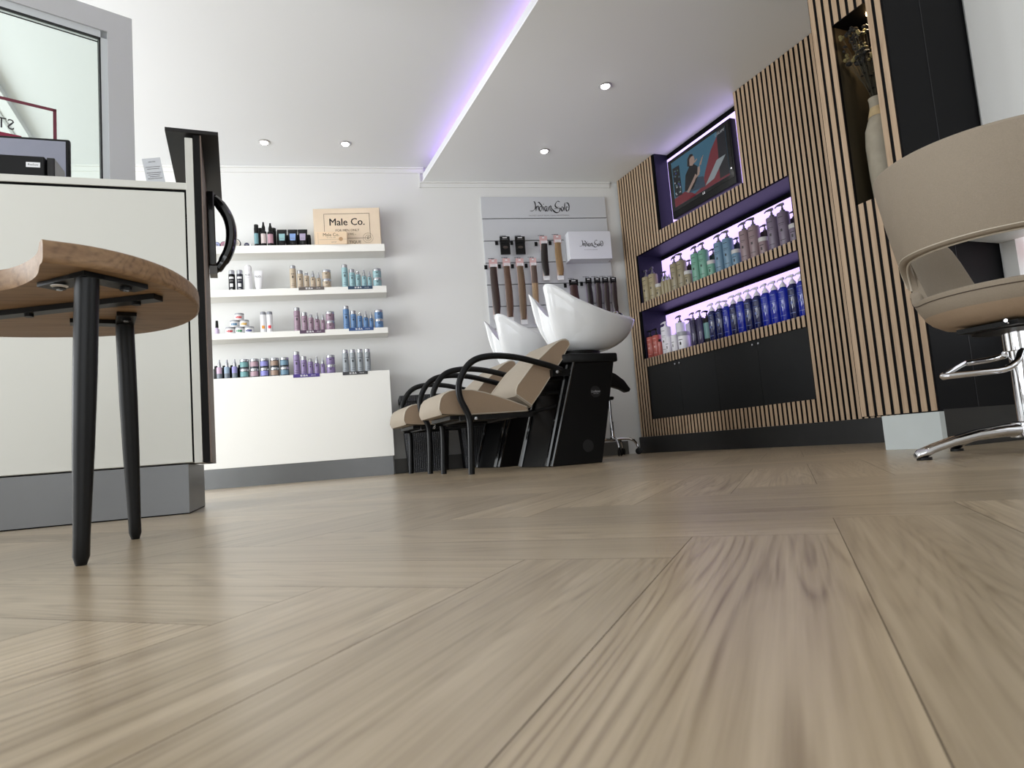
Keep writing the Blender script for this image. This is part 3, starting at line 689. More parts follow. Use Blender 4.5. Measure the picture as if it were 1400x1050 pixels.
SETK = [('tall', .0262, .208, 'product_bottle', 'tall {c} bottle with silver cap'), ('med', .0255, .165, 'product_bottle', 'medium {c} bottle with silver cap'),
        ('small', .0222, .144, 'product_bottle', 'small {c} bottle with narrow silver cap'), ('spray', .0222, .158, 'spray_bottle', 'wider {c} spray bottle with pointed silver cap'),
        ('slim', .0180, .145, 'spray_bottle', 'slimmest {c} spray bottle with pointed silver cap'), ('jar', .0355, .081, 'product_jar', 'lower {c} jar of the stacked pair'), ('jar', .0355, .081, 'product_jar', 'upper {c} jar of the stacked pair')]
def prod_set(col, cname, us, z, where):
    body = mat('product_' + cname, col, .4, noise=.04, nscale=60); mark = mat('product_mark_' + cname, tuple(int(c * .45) for c in col), .5)
    us = us + [us[-1]]
    for i, ((k, r, h, nm, lab), u) in enumerate(zip(SETK, us)):
        zz = z + (.0812 if i == 6 else 0)
        put(simple_bottle(k, r, h, body, SILV, mark, cname), nm, lab.format(c=cname) + ' ' + where, 'jar' if k == 'jar' else 'bottle', wB(u, .155, zz), rB, f'{cname} hair products {where}')
prod_set((182, 166, 145), 'beige', [-.633, -.575, -.523, -.470, -.424, -.356], 1.630, 'on the second wall shelf')
prod_set((142, 176, 182), 'teal', [-.202, -.142, -.092, -.040, .006, .072], 1.630, 'on the second wall shelf')
prod_set((150, 126, 142), 'mauve', [-.616, -.556, -.503, -.453, -.405, -.344], 1.263, 'on the third wall shelf')
prod_set((92, 128, 172), 'blue', [-.209, -.150, -.096, -.046, .000, .066], 1.263, 'on the third wall shelf')
prod_set((136, 120, 162), 'purple', [-.636, -.579, -.525, -.473, -.425, -.359], .8845, 'on the white cabinet')
g_ = mat('product_grey', (150, 156, 162), .4)
for u, lab in zip((-.235, -.174, -.113, -.051), ('leftmost of the four tall grey bottles on the white cabinet', 'second from left of the four tall grey bottles on the white cabinet', 'third from left of the four tall grey bottles on the white cabinet', 'rightmost of the four tall grey bottles on the white cabinet')):
    put(simple_bottle('tall', .0262, .204, g_, SILV, mat('product_mark_grey', (60, 62, 66), .5), 'grey'), 'product_bottle', lab, 'bottle', wB(u, .155, .8845), rB, 'tall grey bottles on the white cabinet')
# styling sprays and stacked jars at the left of the cabinet top
DG = mat('dark_glass_body', (52, 58, 66), .3)
def lab_bottle(kind, r, h, col, key, body=DG, cap=SILV):
    parts = list(simple_bottle(kind, r, h, body, cap, None, key)); m = M()
    z0, z1 = (h * .30, h * .62) if kind != 'jar' else (h * .18, h * .68)
    patch(m, r * 1.006, z0, z1, 62, mat('label_' + key, col, .5), 8); parts.append(('label', m.mesh('label'))); return parts
for u, c, nm in ((-1.249, (206, 176, 200), 'pink'), (-1.190, (150, 170, 190), 'steel blue'), (-1.130, (150, 146, 200), 'lilac')):
    put(lab_bottle('spray', .0228, .168, c, 'sp' + nm, body=mat('grey_body', (112, 120, 130), .35)), 'spray_bottle', f'grey spray bottle with {nm} label at the left of the cabinet top', 'bottle', wB(u, .155, .8845), rB, 'grey spray bottles on the cabinet')
for u, nm in ((-1.285, 'pink'), (-1.222, 'steel blue'), (-1.160, 'lilac'), (-1.098, 'last')):
    put(simple_bottle('small', .022, .125, BLACK, BLACK, None, 'blk'), 'product_bottle', {'pink': 'black bottle at the far left of the cabinet top', 'steel blue': 'black bottle between the pink and steel blue labelled sprays', 'lilac': 'black bottle between the steel blue and lilac labelled sprays', 'last': 'black bottle right of the lilac labelled spray'}[nm], 'bottle', wB(u, .105, .8845), rB, 'black bottles behind the sprays')
for u, c, nm in ((-1.053, (110, 158, 160), 'teal'), (-.974, (180, 150, 160), 'dusty pink'), (-.895, (140, 140, 205), 'violet'), (-.814, (158, 134, 118), 'brown'), (-.735, (108, 140, 160), 'steel blue')):
    for lv in (0, 1):
        put(lab_bottle('jar', .0355, .0805, c, 'jr' + nm), 'product_jar', f'{"upper" if lv else "lower"} dark jar with {nm} label and silver lid on the white cabinet', 'jar', wB(u, .155, .8845 + .0808 * lv), rB, 'dark jars with silver lids on the cabinet')
# third shelf, left part
m = M(); m.lathe([(0, 0), (.018, 0), (.019, .004), (.019, .05), (.010, .06), (.010, .064)], mat('lilac_polish', (186, 170, 196), .3), n=14); m.lathe([(.011, .064), (.013, .066), (.010, .125), (0, .127)], BLACK, n=12)
place(m, 'nail_polish', 'lilac bottle with tall black cap at the left end of the third shelf', 'bottle', -1.262, .13, 1.263)
tubs = [(-1.154, 0, (190, 50, 60), 'red'), (-1.079, 0, (60, 140, 100), 'green'), (-1.004, 0, (48, 60, 130), 'navy'), (-1.117, 1, (60, 120, 160), 'blue'), (-1.041, 1, (216, 170, 60), 'yellow'), (-1.079, 2, (200, 60, 60), 'coral')]
for u, lv, c, nm in tubs:
    h = .0575; m = M(); r = .0365; m.lathe([(0, 0), (r * .94, 0), (r, .003), (r, h - .012), (r * 1.02, h - .011)], mat('white_tub', (232, 232, 234), .4), n=20)
    t = m.ob('tub', loc=wB(u, .15, 1.263 + h * lv + .0001 * lv), rz=rB); tag(t, f'small white tub with {nm} lettering, {("bottom", "middle", "top")[lv]} of the tub pyramid on the third shelf', 'tub', 'pyramid of white tubs on the third shelf')
    m = M(); m.lathe([(r * 1.02, h - .012), (r * 1.02, h), (0, h)], mat('grey_lid', (150, 152, 158), .4), n=20); m.ob('lid', t)
    m = M()
    for a in (-30, -8, 12, 30): patch(m, r * 1.008, .014 if a % 4 else .012, .030 + (a % 3) * .002, 8, mat('tub_ink_' + nm, c, .5), 2, a0=-90 + a)
    m.ob('lettering', t)
for u, c, nm in ((-.889, (224, 150, 60), 'orange'), (-.838, (214, 60, 66), 'red')):
    parts = list(simple_bottle('tall', .0248, .180, mat('white_bottle', (232, 232, 235), .35), mat('grey_cap', (140, 142, 150), .35), None, 'wdot')); m = M(); patch(m, .0251, .034, .060, 30, mat('dot_' + nm, c, .5), 4); parts.append(('dot', m.mesh('dot')))
    put(parts, 'product_bottle', f'white bottle with grey cap and {nm} dot on the third wall shelf', 'bottle', wB(u, .155, 1.263), rB, 'white dotted bottles on the third shelf')
# second shelf, left part
NV = mat('navy_can', (22, 24, 40), .35)
for u, b, nm in ((-1.126, BLACK, 'black'), (-1.062, NV, 'navy')):
    parts = list(simple_bottle('med', .026, .178, b, SILV, None, 'can' + nm)); m = M()
    patch(m, .0262, .100, .118, 42, WPRINT, 5); patch(m, .0262, .078, .086, 36, GREYINK, 5); patch(m, .0262, .030, .060, 28, WPRINT, 4); patch(m, .0262, .010, .014, 20, WPRINT, 3); parts.append(('label', m.mesh('label')))
    put(parts, 'spray_can', f'{nm} can with white print and silver cap on the second wall shelf', 'can', wB(u, .155, 1.630), rB, 'dark cans on the second shelf')
WB2 = mat('white_bottle', (232, 232, 235), .35)
t = thing('spray_can', 'tall white can with thin black lettering on the second wall shelf', 'can', wB(-.994, .150, 1.630), rB)
m = M(); m.lathe([(0, 0), (.029, 0), (.030, .003), (.030, .165), (.027, .170)], WB2, n=20); m.ob('body', t)
m = M(); m.lathe([(.028, .170), (.028, .205), (.018, .220), (0, .222)], WB2, n=20); m.ob('cap', t)
m = M(); text_m(m, 'N.O.', .021, 0, .130, -.0306, INK); text_m(m, 'shampoo', .007, 0, .108, -.0306, GREYINK); m.ob('lettering', t)
def tube_thing(u, z, h, w, bodym, labm, label, group, txt=None):
    t = thing('cream_tube', label, 'tube', wB(u, .150, z), rB, group); m = M(); rs = []
    for zz, a, b in ((0, .60, .60), (.13 * h, .60, .60), (.135 * h, .66, .58), (.5 * h, .85, .40), (.90 * h, 1.0, .14), (h, 1.0, .05)):
        rs.append([(w * a * cos(2 * pi * j / 20), w * b * sin(2 * pi * j / 20), zz) for j in range(20)])
    m.rings(rs, bodym); m.ob('body', t)
    m = M(); vs = []
    if labm is not None:
        vs = [(-w * .55, -w * .50, h * .34), (w * .55, -w * .50, h * .34), (w * .62, -w * .30, h * .74), (-w * .62, -w * .30, h * .74)]; m.add(vs, [(0, 1, 2, 3)], labm)
        m.add([(-w * .4, -w * .47 - .001, h * .44), (w * .4, -w * .47 - .001, h * .44), (w * .4, -w * .46 - .001, h * .47), (-w * .4, -w * .46 - .001, h * .47)], [(0, 1, 2, 3)], GREYINK); m.ob('label', t)
    if txt:
        text_m(m, txt, w * .68, 0, h * .68, -w * .40, INK); m.ob('lettering', t)
    return t
tube_thing(-.914, 1.630, .172, .038, WB2, None, 'white tube with thin black lettering standing on its cap, second wall shelf', None, 'N.O.')
# top shelf
for u, c, nm in ((-.708, (132, 172, 176), 'teal'), (-.620, (120, 150, 200), 'blue'), (-.538, (160, 150, 176), 'mauve')):
    tube_thing(u, 2.005, .155, .040, BLACK, mat('tube_label_' + nm, c, .5), f'black tube with {nm} label on the top wall shelf', 'black tubes on the top shelf')
    put(simple_bottle('med', .021, .125, BLACK, BLACK, None, 'blk2'), 'product_bottle', f'small black bottle behind and right of the tube with {nm} label', 'bottle', wB(u + .042, .085, 2.005), rB, 'black bottles behind the tubes')
def dark_bottle(u, off, h, r, c, kind, label):
    parts = list(simple_bottle(kind, r, h, BLACK, BLACK, None, 'd%d' % int(h * 1000)))
    if c: m = M(); patch(m, r * 1.008, h * .14, h * (.60 if kind != 'spray' else .52), 60, mat('dark_lab_%d_%d' % (c[0], c[1]), c, .5), 8); parts.append(('label', m.mesh('label')))
    put(parts, 'product_bottle', label, 'bottle', wB(u, off, 2.005), rB, 'black bottles on the top shelf')
dark_bottle(-.916, .15, .200, .0195, (110, 150, 158), 'tall', 'slim black bottle with grey teal label, leftmost dark bottle on the top shelf')
dark_bottle(-.893, .095, .188, .0195, None, 'tall', 'plain black bottle behind the grey teal labelled one on the top shelf')
dark_bottle(-.858, .15, .222, .024, (196, 184, 182), 'spray', 'black spray bottle with pale label on the top wall shelf')
dark_bottle(-.802, .15, .212, .026, (176, 138, 150), 'spray', 'black bottle with dusty pink label on the top wall shelf')
dark_bottle(-.785, .088, .190, .022, None, 'tall', 'plain black bottle behind the dusty pink labelled one')
dark_bottle(-.740, .088, .165, .020, None, 'med', 'short plain black bottle right of the pink labelled bottle')
def tin(u, r, c, label):
    m = M(); m.lathe([(0, 0), (r * .98, 0), (r, .003), (r, .020), (r * .98, .022), (0, .022)], mat('tin_rim', (40, 42, 52), .4), n=26); m.xf(Matrix.Rotation(radians(90), 4, 'X')); m.xf(Matrix.Translation((0, .02, r)))
    t = m.ob('product_tin', loc=wB(u, .15, 2.005), rz=rB); tag(t, label, 'tin', 'round tins on the top shelf')
    m = M(); m.lathe([(0, 0), (r * .84, 0), (r * .84, .001), (0, .001)], mat('tin_face_%d_%d' % (c[0], c[1]), c, .5), n=26)
    m.xf(Matrix.Rotation(radians(90), 4, 'X')); m.xf(Matrix.Translation((0, -.002, r))); f_ = m.ob('face', t)
    m = M(); 
    for z, w in ((1.25, .4), (1.0, .5), (.75, .35)): m.box(-r * w, r * w, -.0040, -.0032, r * z - .002, r * z + .002, GREYINK)
    m.ob('print', f_)
tin(-1.236, .027, (150, 160, 200), 'small round tin with blue grey face on edge, top shelf, far left')
tin(-1.180, .029, (176, 120, 140), 'small round tin with rose face on edge, top shelf')
tin(-1.085, .040, (200, 190, 178), 'largest round tin with pale face on edge, top shelf')
tin(-.998, .022, (60, 62, 92), 'smallest round tin with dark blue face on edge, top shelf')
m = M(); m.lathe([(0, 0), (.009, 0), (.009, .022), (.005, .03), (0, .03)], WB2, n=12); place(m, 'cap_vial', 'tiny white vial beside the smallest tin on the top shelf', 'vial', -.965, .16, 2.005)
# kraft boxes
KR = mat('kraft_card', (214, 196, 173), .7, noise=.05, nscale=14)
t = thing('kraft_box', 'large pale wooden look box lettered Male Co. on the top shelf', 'box', wB(-.157, .080, 2.005), rB - radians(3))
m = M(); m.box(-.286, .286, -.055, .055, 0, .350, KR); m.ob('body', t, bevel=.003)
m = M(); y = -.0562
for a in (-.195, .195): m.box(a - .0015, a + .0015, y, y + .0006, .075, .300, INK)
m.box(-.195, .195, y, y + .0006, .298, .301, INK); m.box(-.195, .195, y, y + .0006, .075, .078, INK)
[text_m(m, 'Male Co.', .092, q, .222, y - .0004 - abs(q) * .05, INK, sx=.92) for q in (-.0012, 0, .0012)]
text_m(m, 'FOR MEN ONLY', .030, 0, .148, y - .0004, mat('brown_print', (70, 58, 48), .6), sx=.95); text_m(m, '- EST. 1995 -', .027, 0, .112, y - .0004, mat('brown_print', (70, 58, 48), .6))
text_m(m, 'TIQUE', .036, .062, .040, y - .0004, mat('brown_print', (70, 58, 48), .6))
ci = [(.175 + .044 * cos(a), y, .075 + .044 * sin(a)) for a in [2 * pi * j / 24 for j in range(24)]]; m.tube(ci, .0010, mat('brown_print', (70, 58, 48), .6), n=4, closed=True)
ci = [(.175 + .026 * cos(a), y, .075 + .026 * sin(a)) for a in [2 * pi * j / 20 for j in range(20)]]; m.tube(ci, .0010, mat('brown_print', (70, 58, 48), .6), n=4, closed=True)
text_m(m, '19', .020, .175, .084, y - .0006, INK); text_m(m, '95', .020, .175, .066, y - .0006, INK)
m.ob('lettering', t)
t = thing('kraft_box', 'small kraft carton lettered Male Co. in front of the large box', 'box', wB(-.296, .180, 2.005), rB - radians(2))
m = M(); m.box(-.132, .132, -.030, .030, 0, .112, mat('kraft_card_small', (220, 196, 166), .7)); m.ob('body', t, bevel=.002)
m = M(); y = -.0306; text_m(m, 'Male Co.', .040, 0, .084, y, INK, sx=.95); text_m(m, 'for men only', .014, 0, .060, y, GREYINK); m.box(-.10, .128, y, y + .0004, .042, .0435, GREYINK); m.box(-.11, -.1085, y, y + .0004, .006, .104, GREYINK); text_m(m, 'special', .016, .02, .020, y, GREYINK)
m.lathe([(0, 0), (.018, 0), (.018, .0005), (0, .0005)], mat('stamp_print', (176, 140, 104), .6), n=16)
for i in range(len(m.v) - 64, len(m.v)): v = m.v[i]; m.v[i] = (.08 + v[0], y - v[2], .045 + v[1])
m.ob('lettering', t)
# label strips on the shelf edges
for u0, u1, off, z, c, nm, sh in ((-.587, -.377, .206, 1.623, (92, 84, 80), 'taupe', 'under the beige products'), (-.180, .027, .206, 1.619, (34, 62, 88), 'navy', 'under the teal products'),
        (-.594, -.389, .206, 1.250, (84, 62, 84), 'plum', 'under the mauve products'), (-.191, .015, .206, 1.256, (44, 78, 132), 'blue', 'under the blue products'),
        (-.658, -.447, .252, .873, (70, 52, 128), 'purple', 'under the purple products'), (-.260, -.054, .252, .872, (56, 56, 60), 'dark grey', 'under the tall grey bottles')):
    t = thing('shelf_strip', f'{nm} label strip with white lettering on the edge {sh}', 'label', wB((u0 + u1) / 2, off, z), rB, 'coloured label strips')
    w = (u1 - u0) / 2; m = M(); m.box(-w, w, -.001, .001, -.014, .014, mat('strip_' + nm, c, .45)); m.ob('strip', t)
    m = M(); text_m(m, 'B I B A', .020, -w * .18, 0, -.0014, WPRINT, bold=.0007); text_m(m, 'COLOR', .011, w * .52, 0, -.0014, WPRINT); m.ob('lettering', t)

# ------------------------------------------------------------------ hair extension display
SW = mat('slatwall_grey', (206, 208, 212), .35); GR = mat('slatwall_groove', (52, 54, 58), .5)
t = thing('slatwall_display', 'pale grey slatwall board headed Indian Gold on the far wall', 'display board', wB(1.683, 0), rB)
zs = [2.502, 2.287, 2.072, 1.860, 1.652, 1.447, 1.244]
m = M()
for i in range(6): m.box(-.615, .610, -.022, -.002, zs[i + 1] + (.008 if i < 5 else 0), zs[i], SW)
m.ob('board', t)
m = M()
for i in range(1, 6): m.box(-.613, .608, -.010, -.001, zs[i] - .002, zs[i] + .010, GR)
m.ob('groove_rail', t)
def script_logo(m, cx, cz, s, y):
    """calligraphic 'Indian Gold' drawn with broad pen strokes; s = x-height scale"""
    def st(pts, w=1.0):
        P = smooth_path([(p[0], 0, p[1]) for p in pts], 5); vs = []; n = len(P)
        for i, p in enumerate(P):
            d = (P[min(i + 1, n - 1)] - P[max(i - 1, 0)]).normalized(); nn = Vector((d.z, 0, -d.x))
            pen = abs(d.x * sin(radians(40)) + d.z * cos(radians(40))) if False else abs(d.x * .64 + d.z * .77 if False else (d.x * (-.45) + d.z * .89))
            hw = (.025 + .075 * abs(Vector((.78, 0, .62)).dot(nn))) * w * min(1, .35 + 3 * min(i, n - 1 - i) / n)
            vs += [(cx + s * (p.x + nn.x * hw), y, cz + s * (p.z + nn.z * hw)), (cx + s * (p.x - nn.x * hw), y, cz + s * (p.z - nn.z * hw))]
        m.add(vs, [(2 * i, 2 * i + 2, 2 * i + 3, 2 * i + 1) for i in range(n - 1)], INK)
    st([(-2.35, 1.75), (-2.2, 1.65), (-2.1, 1.2), (-2.2, .55), (-2.6, .22), (-3.05, .18)])            # J-like I
    st([(-1.95, 1.0), (-2.08, .15)]); st([(-2.03, .5), (-1.8, .95), (-1.65, .9), (-1.72, .15)])        # n
    st([(-1.15, .85), (-1.38, .9), (-1.5, .45), (-1.35, .15), (-1.08, .45)]); st([(-1.7, 1.6), (-1.45, 1.55), (-1.05, .95), (-1.15, .3)])   # d
    st([(-.80, .95), (-.9, .2)]); st([(-.74, 1.25), (-.78, 1.33)])
    st([(-.25, .85), (-.5, .92), (-.62, .45), (-.48, .15), (-.25, .5)]); st([(-.2, .95), (-.3, .3), (-.15, .15)])
    st([(.12, .95), (.0, .15)]); st([(.04, .5), (.25, .95), (.42, .9), (.36, .3), (.55, .1)])
    st([(.55, .62), (.75, .25), (1.15, -.08), (1.6, -.02), (1.9, .45), (1.85, .75)], 1.2)                # swash into G
    st([(1.95, 1.65), (1.6, 1.78), (1.2, 1.35), (1.15, .95), (1.4, .75), (1.75, .85)], 1.1); st([(.9, .55), (1.4, .58), (2.0, .55)], .7)
    st([(2.25, .9), (2.08, .6), (2.15, .2), (2.35, .25), (2.45, .65), (2.25, .9)])
    st([(2.75, 1.55), (2.68, .9), (2.6, .2)])
    st([(3.25, .75), (2.98, .85), (2.88, .4), (3.0, .15), (3.2, .35)]); st([(2.9, 1.5), (3.25, 1.45), (3.42, .95), (3.3, .3), (3.1, .15)])
m = M(); script_logo(m, .035, 2.352, .0345 * 1.75, -.0232); text_m(m, 'THE FINEST QUALITY INDIAN HUMAN HAIR EXTENSIONS', .0155, .035, 2.318, -.0232, GREYINK)
m.ob('logo_lettering', t)
def hook(parent, L, dz=.03):
    m = M(); m.tube([(0, 0, 0), (0, -L, .0), ], .0022, mat('hook_wire', (90, 90, 94), .3, .7), n=5); m.tube([(0, 0, 0), (0, -.004, dz), (0, -.012, dz)], .0022, mat('hook_wire', (90, 90, 94), .3, .7), n=5); m.tube([(-.03, -.002, dz), (.03, -.002, dz)], .0020, mat('hook_wire', (90, 90, 94), .3, .7), n=4)
    return m.ob('hook', parent)
def hairm(nm, a, b=None):
    k = 'hair_' + nm
    if k in MATS: return MATS[k]
    m = wood_mat(k, a, b or tuple(int(c * .8) for c in a), tuple(int(c * .55) for c in a), axis='Z', scale=6.0, rings=10, rough=.35, str_=.5); return m
def ext_pack(u, ztop, zbot, w, hm, kind, label, group, hm2=None):
    """hanging pack: card header, film sleeve, hair lock, white card foot, hook"""
    off = .022; t = thing('hair_extension_pack', label, 'hair pack', wB(u, off, ztop), rB, group)
    H = ztop - zbot; y = -.075; L = w / 2
    hd = mat('pink_header', (206, 168, 168), .5) if kind == 'pink' else BLACK
    hh = .080 if kind == 'pink' else .060
    m = M(); m.box(-L, L, y - .001, y + .001, -hh, .0, hd); m.box(-L, L - .004, y + .0015, y + .004, -hh, -.004, mat('header_back', (176, 140, 140), .5) if kind == 'pink' else BLACK); h_ = m.ob('header_card', t)
    m = M()
    if kind == 'pink':
        m.box(-L * .75, L * .9, y - .0016, y - .0012, -hh * .92, -hh * .55, WPRINT); m.box(-L * .3, L * .3, y - .0016, y - .0012, -hh * .28, -hh * .12, WPRINT)
        for q in range(3): m.box(-L * .7, L * .6, y - .0019, y - .0017, -hh * (.62 + .1 * q), -hh * (.60 + .1 * q), mat('rose_print', (150, 90, 96), .5))
    else:
        m.box(-L * .45, L * .45, y - .0016, y - .0012, -hh * .28, -hh * .14, WPRINT); m.box(-L * .6, L * .6, y - .0016, y - .0012, -hh * .52, -hh * .47, GREYINK)
    m.ob('header_print', h_)
    if H > .2:
        m = M(); z0 = -H + .045 if kind == 'pink' else -H + .01; rs = []
        cols = 12; lv = 7
        for i in range(lv):
            f = i / (lv - 1); zz = -hh + .006 + (z0 + hh - .006) * f; ww = L * (.78 + .14 * sin(f * 2.6)) * (1 if i < lv - 1 else .75); sh = .004 * sin(f * 5 + u * 9)
            rs.append([(sh + ww * cos(2 * pi * j / cols), y - .004 + .011 * sin(2 * pi * j / cols), zz + (.006 * ((j * 7) % 3 - 1) if i == lv - 1 else 0)) for j in range(cols)])
        if hm2 is None: m.rings(rs, hm)
        else: m.rings(rs[:3], hm, cap1=False); m.rings(rs[2:], hm2, cap0=False)
        m.ob('hair_lock', t)
        if kind == 'pink':
            m = M(); m.box(-L * .85, L * .85, y + .002, y + .004, -H, -hh, mat('pink_sleeve', (214, 190, 184), .3)); m.box(-L * .80, L * .80, y - .002, y + .002, -H, -H + .042, WPRINT); m.ob('sleeve', t)
        else:
            m = M(); m.box(-L * .95, L * .95, y + .008, y + .010, -H, -hh, mat('lilac_sleeve', (150, 136, 158), .25)); m.ob('sleeve', t)
    else:
        m = M(); m.box(-L * .96, L * .96, y + .003, y + .020, -H, -hh * .3, BLACK); m.lathe([(0, 0), (L * .5, .004), (L * .5, .008), (0, .010)], mat('elastic_brown', (60, 50, 44), .5), c=(0, 0, 0), n=14)
        for i in range(len(m.v) - 56, len(m.v)): v = m.v[i]; m.v[i] = (v[0], y - v[2] + .004, -H * .62 + v[1] * .6)
        m.ob('pouch', t)
    hook(t, .10)
    # small black price tag in the groove beside it
    m = M(); m.box(-L - .034, -L - .006, -.012, -.010, -.075 if kind == 'pink' else -.06, -.035 if kind == 'pink' else -.02, BLACK); m.ob('price_tag', t)
    return t
g1 = 'pink headed hair extensions'; g2 = 'black headed hair extensions'
DB = hairm('dark_brown', (66, 48, 42)); MB = hairm('mid_brown', (104, 76, 58)); LB = hairm('light_brown', (122, 98, 76)); BL = hairm('blond', (176, 146, 112)); AS = hairm('ash', (104, 84, 74)); BB = hairm('black_brown', (36, 28, 26)); GB = hairm('golden_blond', (160, 128, 88)); RB = hairm('red_brown', (74, 46, 42))
ext_pack(1.125, 1.878, 1.318, .078, DB, 'pink', 'dark brown hair extension pack, leftmost in the lower row of the board', g1)
ext_pack(1.250, 1.884, 1.290, .070, MB, 'pink', 'reddish mid brown hair extension pack, second in the lower row', g1)
ext_pack(1.375, 1.882, 1.262, .074, LB, 'pink', 'streaked light brown hair extension pack, third in the lower row', g1)
ext_pack(1.502, 1.884, 1.262, .064, AS, 'pink', 'hair extension pack fading from ash brown to blond, lower row', g1, BL)
ext_pack(1.620, 2.092, 1.668, .074, BB, 'pink', 'near black hair extension pack in the upper row', g1)
ext_pack(1.757, 2.100, 1.668, .074, GB, 'pink', 'golden blond hair extension pack in the upper row', g1)
ext_pack(1.252, 2.093, 1.925, .094, None, 'black', 'black packet on the top hook row, left one of two', 'black packets on the board')
ext_pack(1.396, 2.092, 1.924, .094, None, 'black', 'black packet on the top hook row, right one of two', 'black packets on the board')
ext_pack(1.878, 1.668, 1.36, .088, RB, 'black', 'wide black headed pack of red brown hair, left of the narrow ones', g2)
for u, lab in ((2.026, 'narrow black headed dark hair pack, first of the four by the slatted wall'), (2.112, 'narrow black headed dark hair pack, second of the four by the slatted wall'), (2.192, 'narrow black headed dark hair pack, third of the four by the slatted wall'), (2.272, 'narrow black headed dark hair pack nearest the slatted wall')):
    ext_pack(u, 1.680, 1.330, .060, BB if u < 2.1 else hairm('deep_brown', (62, 48, 46)), 'black', lab, g2)
t = thing('display_box', 'white box lettered Indian Gold mounted on the slatwall board', 'box', wB(2.047, .022, 1.842), rB)
m = M(); m.box(-.205, .210, -.150, -.001, 0, .265, mat('white_card', (228, 230, 236), .5)); m.ob('body', t, bevel=.002)
m = M(); script_logo(m, .005, .115, .0205 * 1.75, -.1512); text_m(m, 'hair and colour extensions', .012, .005, .088, -.1512, GREYINK); m.ob('lettering', t)
# transparent pocket below the board
m = M(); m.box(-.10, .10, -.02, -.002, 0, .07, mat('grey_pocket', (196, 198, 200), .2)); place(m, 'leaflet_pocket', 'pale plastic pocket on the wall below the slatwall board', 'pocket', 1.62, .0, 1.13)

# ------------------------------------------------------------------ salon bottles in the lit niches
XS = 3.572
def pump_top(m, r, z0, h, mt, low=False, yaw_=0.0, taper=True):
    """collar, stem and nozzle; nozzle points to local -x turned by yaw"""
    c0 = len(m.v)
    if taper: m.lathe([(r * .62, 0), (r * .60, h * .22), (r * .30, h * .45), (r * .24, h * .55)], mt, n=12)
    else: m.lathe([(r * .42, 0), (r * .42, h * .28), (r * .20, h * .32), (r * .20, h * .55)], mt, n=12)
    m.lathe([(r * .14, h * .5), (r * .14, h * .86)], mt, n=8)
    m.tube([(r * .30, 0, h * .93), (-r * .3, 0, h * .95), (-r * .95, 0, h * .93), (-r * 1.30, 0, h * .78)], [r * .24, r * .24, r * .13, r * .10], mt, n=8)
    m.xf(Matrix.Translation((0, 0, z0)) @ Matrix.Rotation(yaw_, 4, 'Z'), c0)
def pump_bottle(y, hb, hp, r, bodym, pumpm, label, group, z0, x=XS, yawn=0.0, shoulder=False, mark=None, name='pump_bottle', cat='bottle', extra=None):
    t = thing(name, label, cat, (x, y, z0), rS, group)
    m = M()
    if shoulder: m.lathe([(0, 0), (r * .94, 0), (r, .004), (r, hb * .86), (r * .90, hb * .94), (r * .55, hb)], bodym, n=22)
    else: m.lathe([(0, 0), (r * .96, 0), (r, .003), (r, hb - .004), (r * .93, hb), (r * .4, hb)], bodym, n=22)
    m.ob('body', t)
    m = M(); pump_top(m, r, hb, hp, pumpm, yaw_=yawn, taper=shoulder); m.ob('pump', t)
    if mark is not None:
        m = M(); a0 = -78
        patch(m, r * 1.006, hb * .42, hb * .50, 10, mark, 2, a0); patch(m, r * 1.006, hb * .84, hb * .86, 26, mark, 4, a0); patch(m, r * 1.006, hb * .66, hb * .675, 30, mark, 4, a0); patch(m, r * 1.006, hb * .61, hb * .62, 22, mark, 4, a0); patch(m, r * 1.006, hb * .16, hb * .175, 30, mark, 4, a0)
        m.ob('label', t)
    if extra: extra(t)
    return t
def jar_(y, h, r, bodym, lidm, label, group, z0, x=XS, mark=None):
    t = thing('product_jar', label, 'jar', (x, y, z0), rS, group)
    m = M(); m.lathe([(0, 0), (r * .96, 0), (r, .003), (r, h * .74), (r * .97, h * .76)], bodym, n=22); m.ob('body', t)
    m = M(); m.lathe([(r * 1.0, h * .76), (r * 1.02, h * .78), (r * 1.02, h - .004), (r * .98, h), (0, h)], lidm, n=22); m.ob('lid', t)
    if mark is not None: m = M(); patch(m, r * 1.006, h * .25, h * .42, 10, mark, 2, -78); patch(m, r * 1.006, h * .52, h * .56, 26, mark, 4, -78); m.ob('label', t)
    return t
ZN1 = 1.3835; K = .9903
GREYP = mat('pump_grey', (96, 94, 98), .3, .5)
SERIES = [('khaki', (150, 138, 108), [5.144, 5.040], 4.957, 5.003), ('olive beige', (138, 128, 104), [4.706, 4.609], 4.529, 4.640), ('green', (102, 150, 132), [4.412, 4.314], 4.224, 4.319),
          ('blue', (98, 128, 150), [4.116, 4.015], 3.934, 4.030), ('mauve', (132, 112, 116), [3.825, 3.728], 3.643, 3.728), ('purple grey', (110, 98, 116), [3.539, 3.436], 3.350, 3.440)]
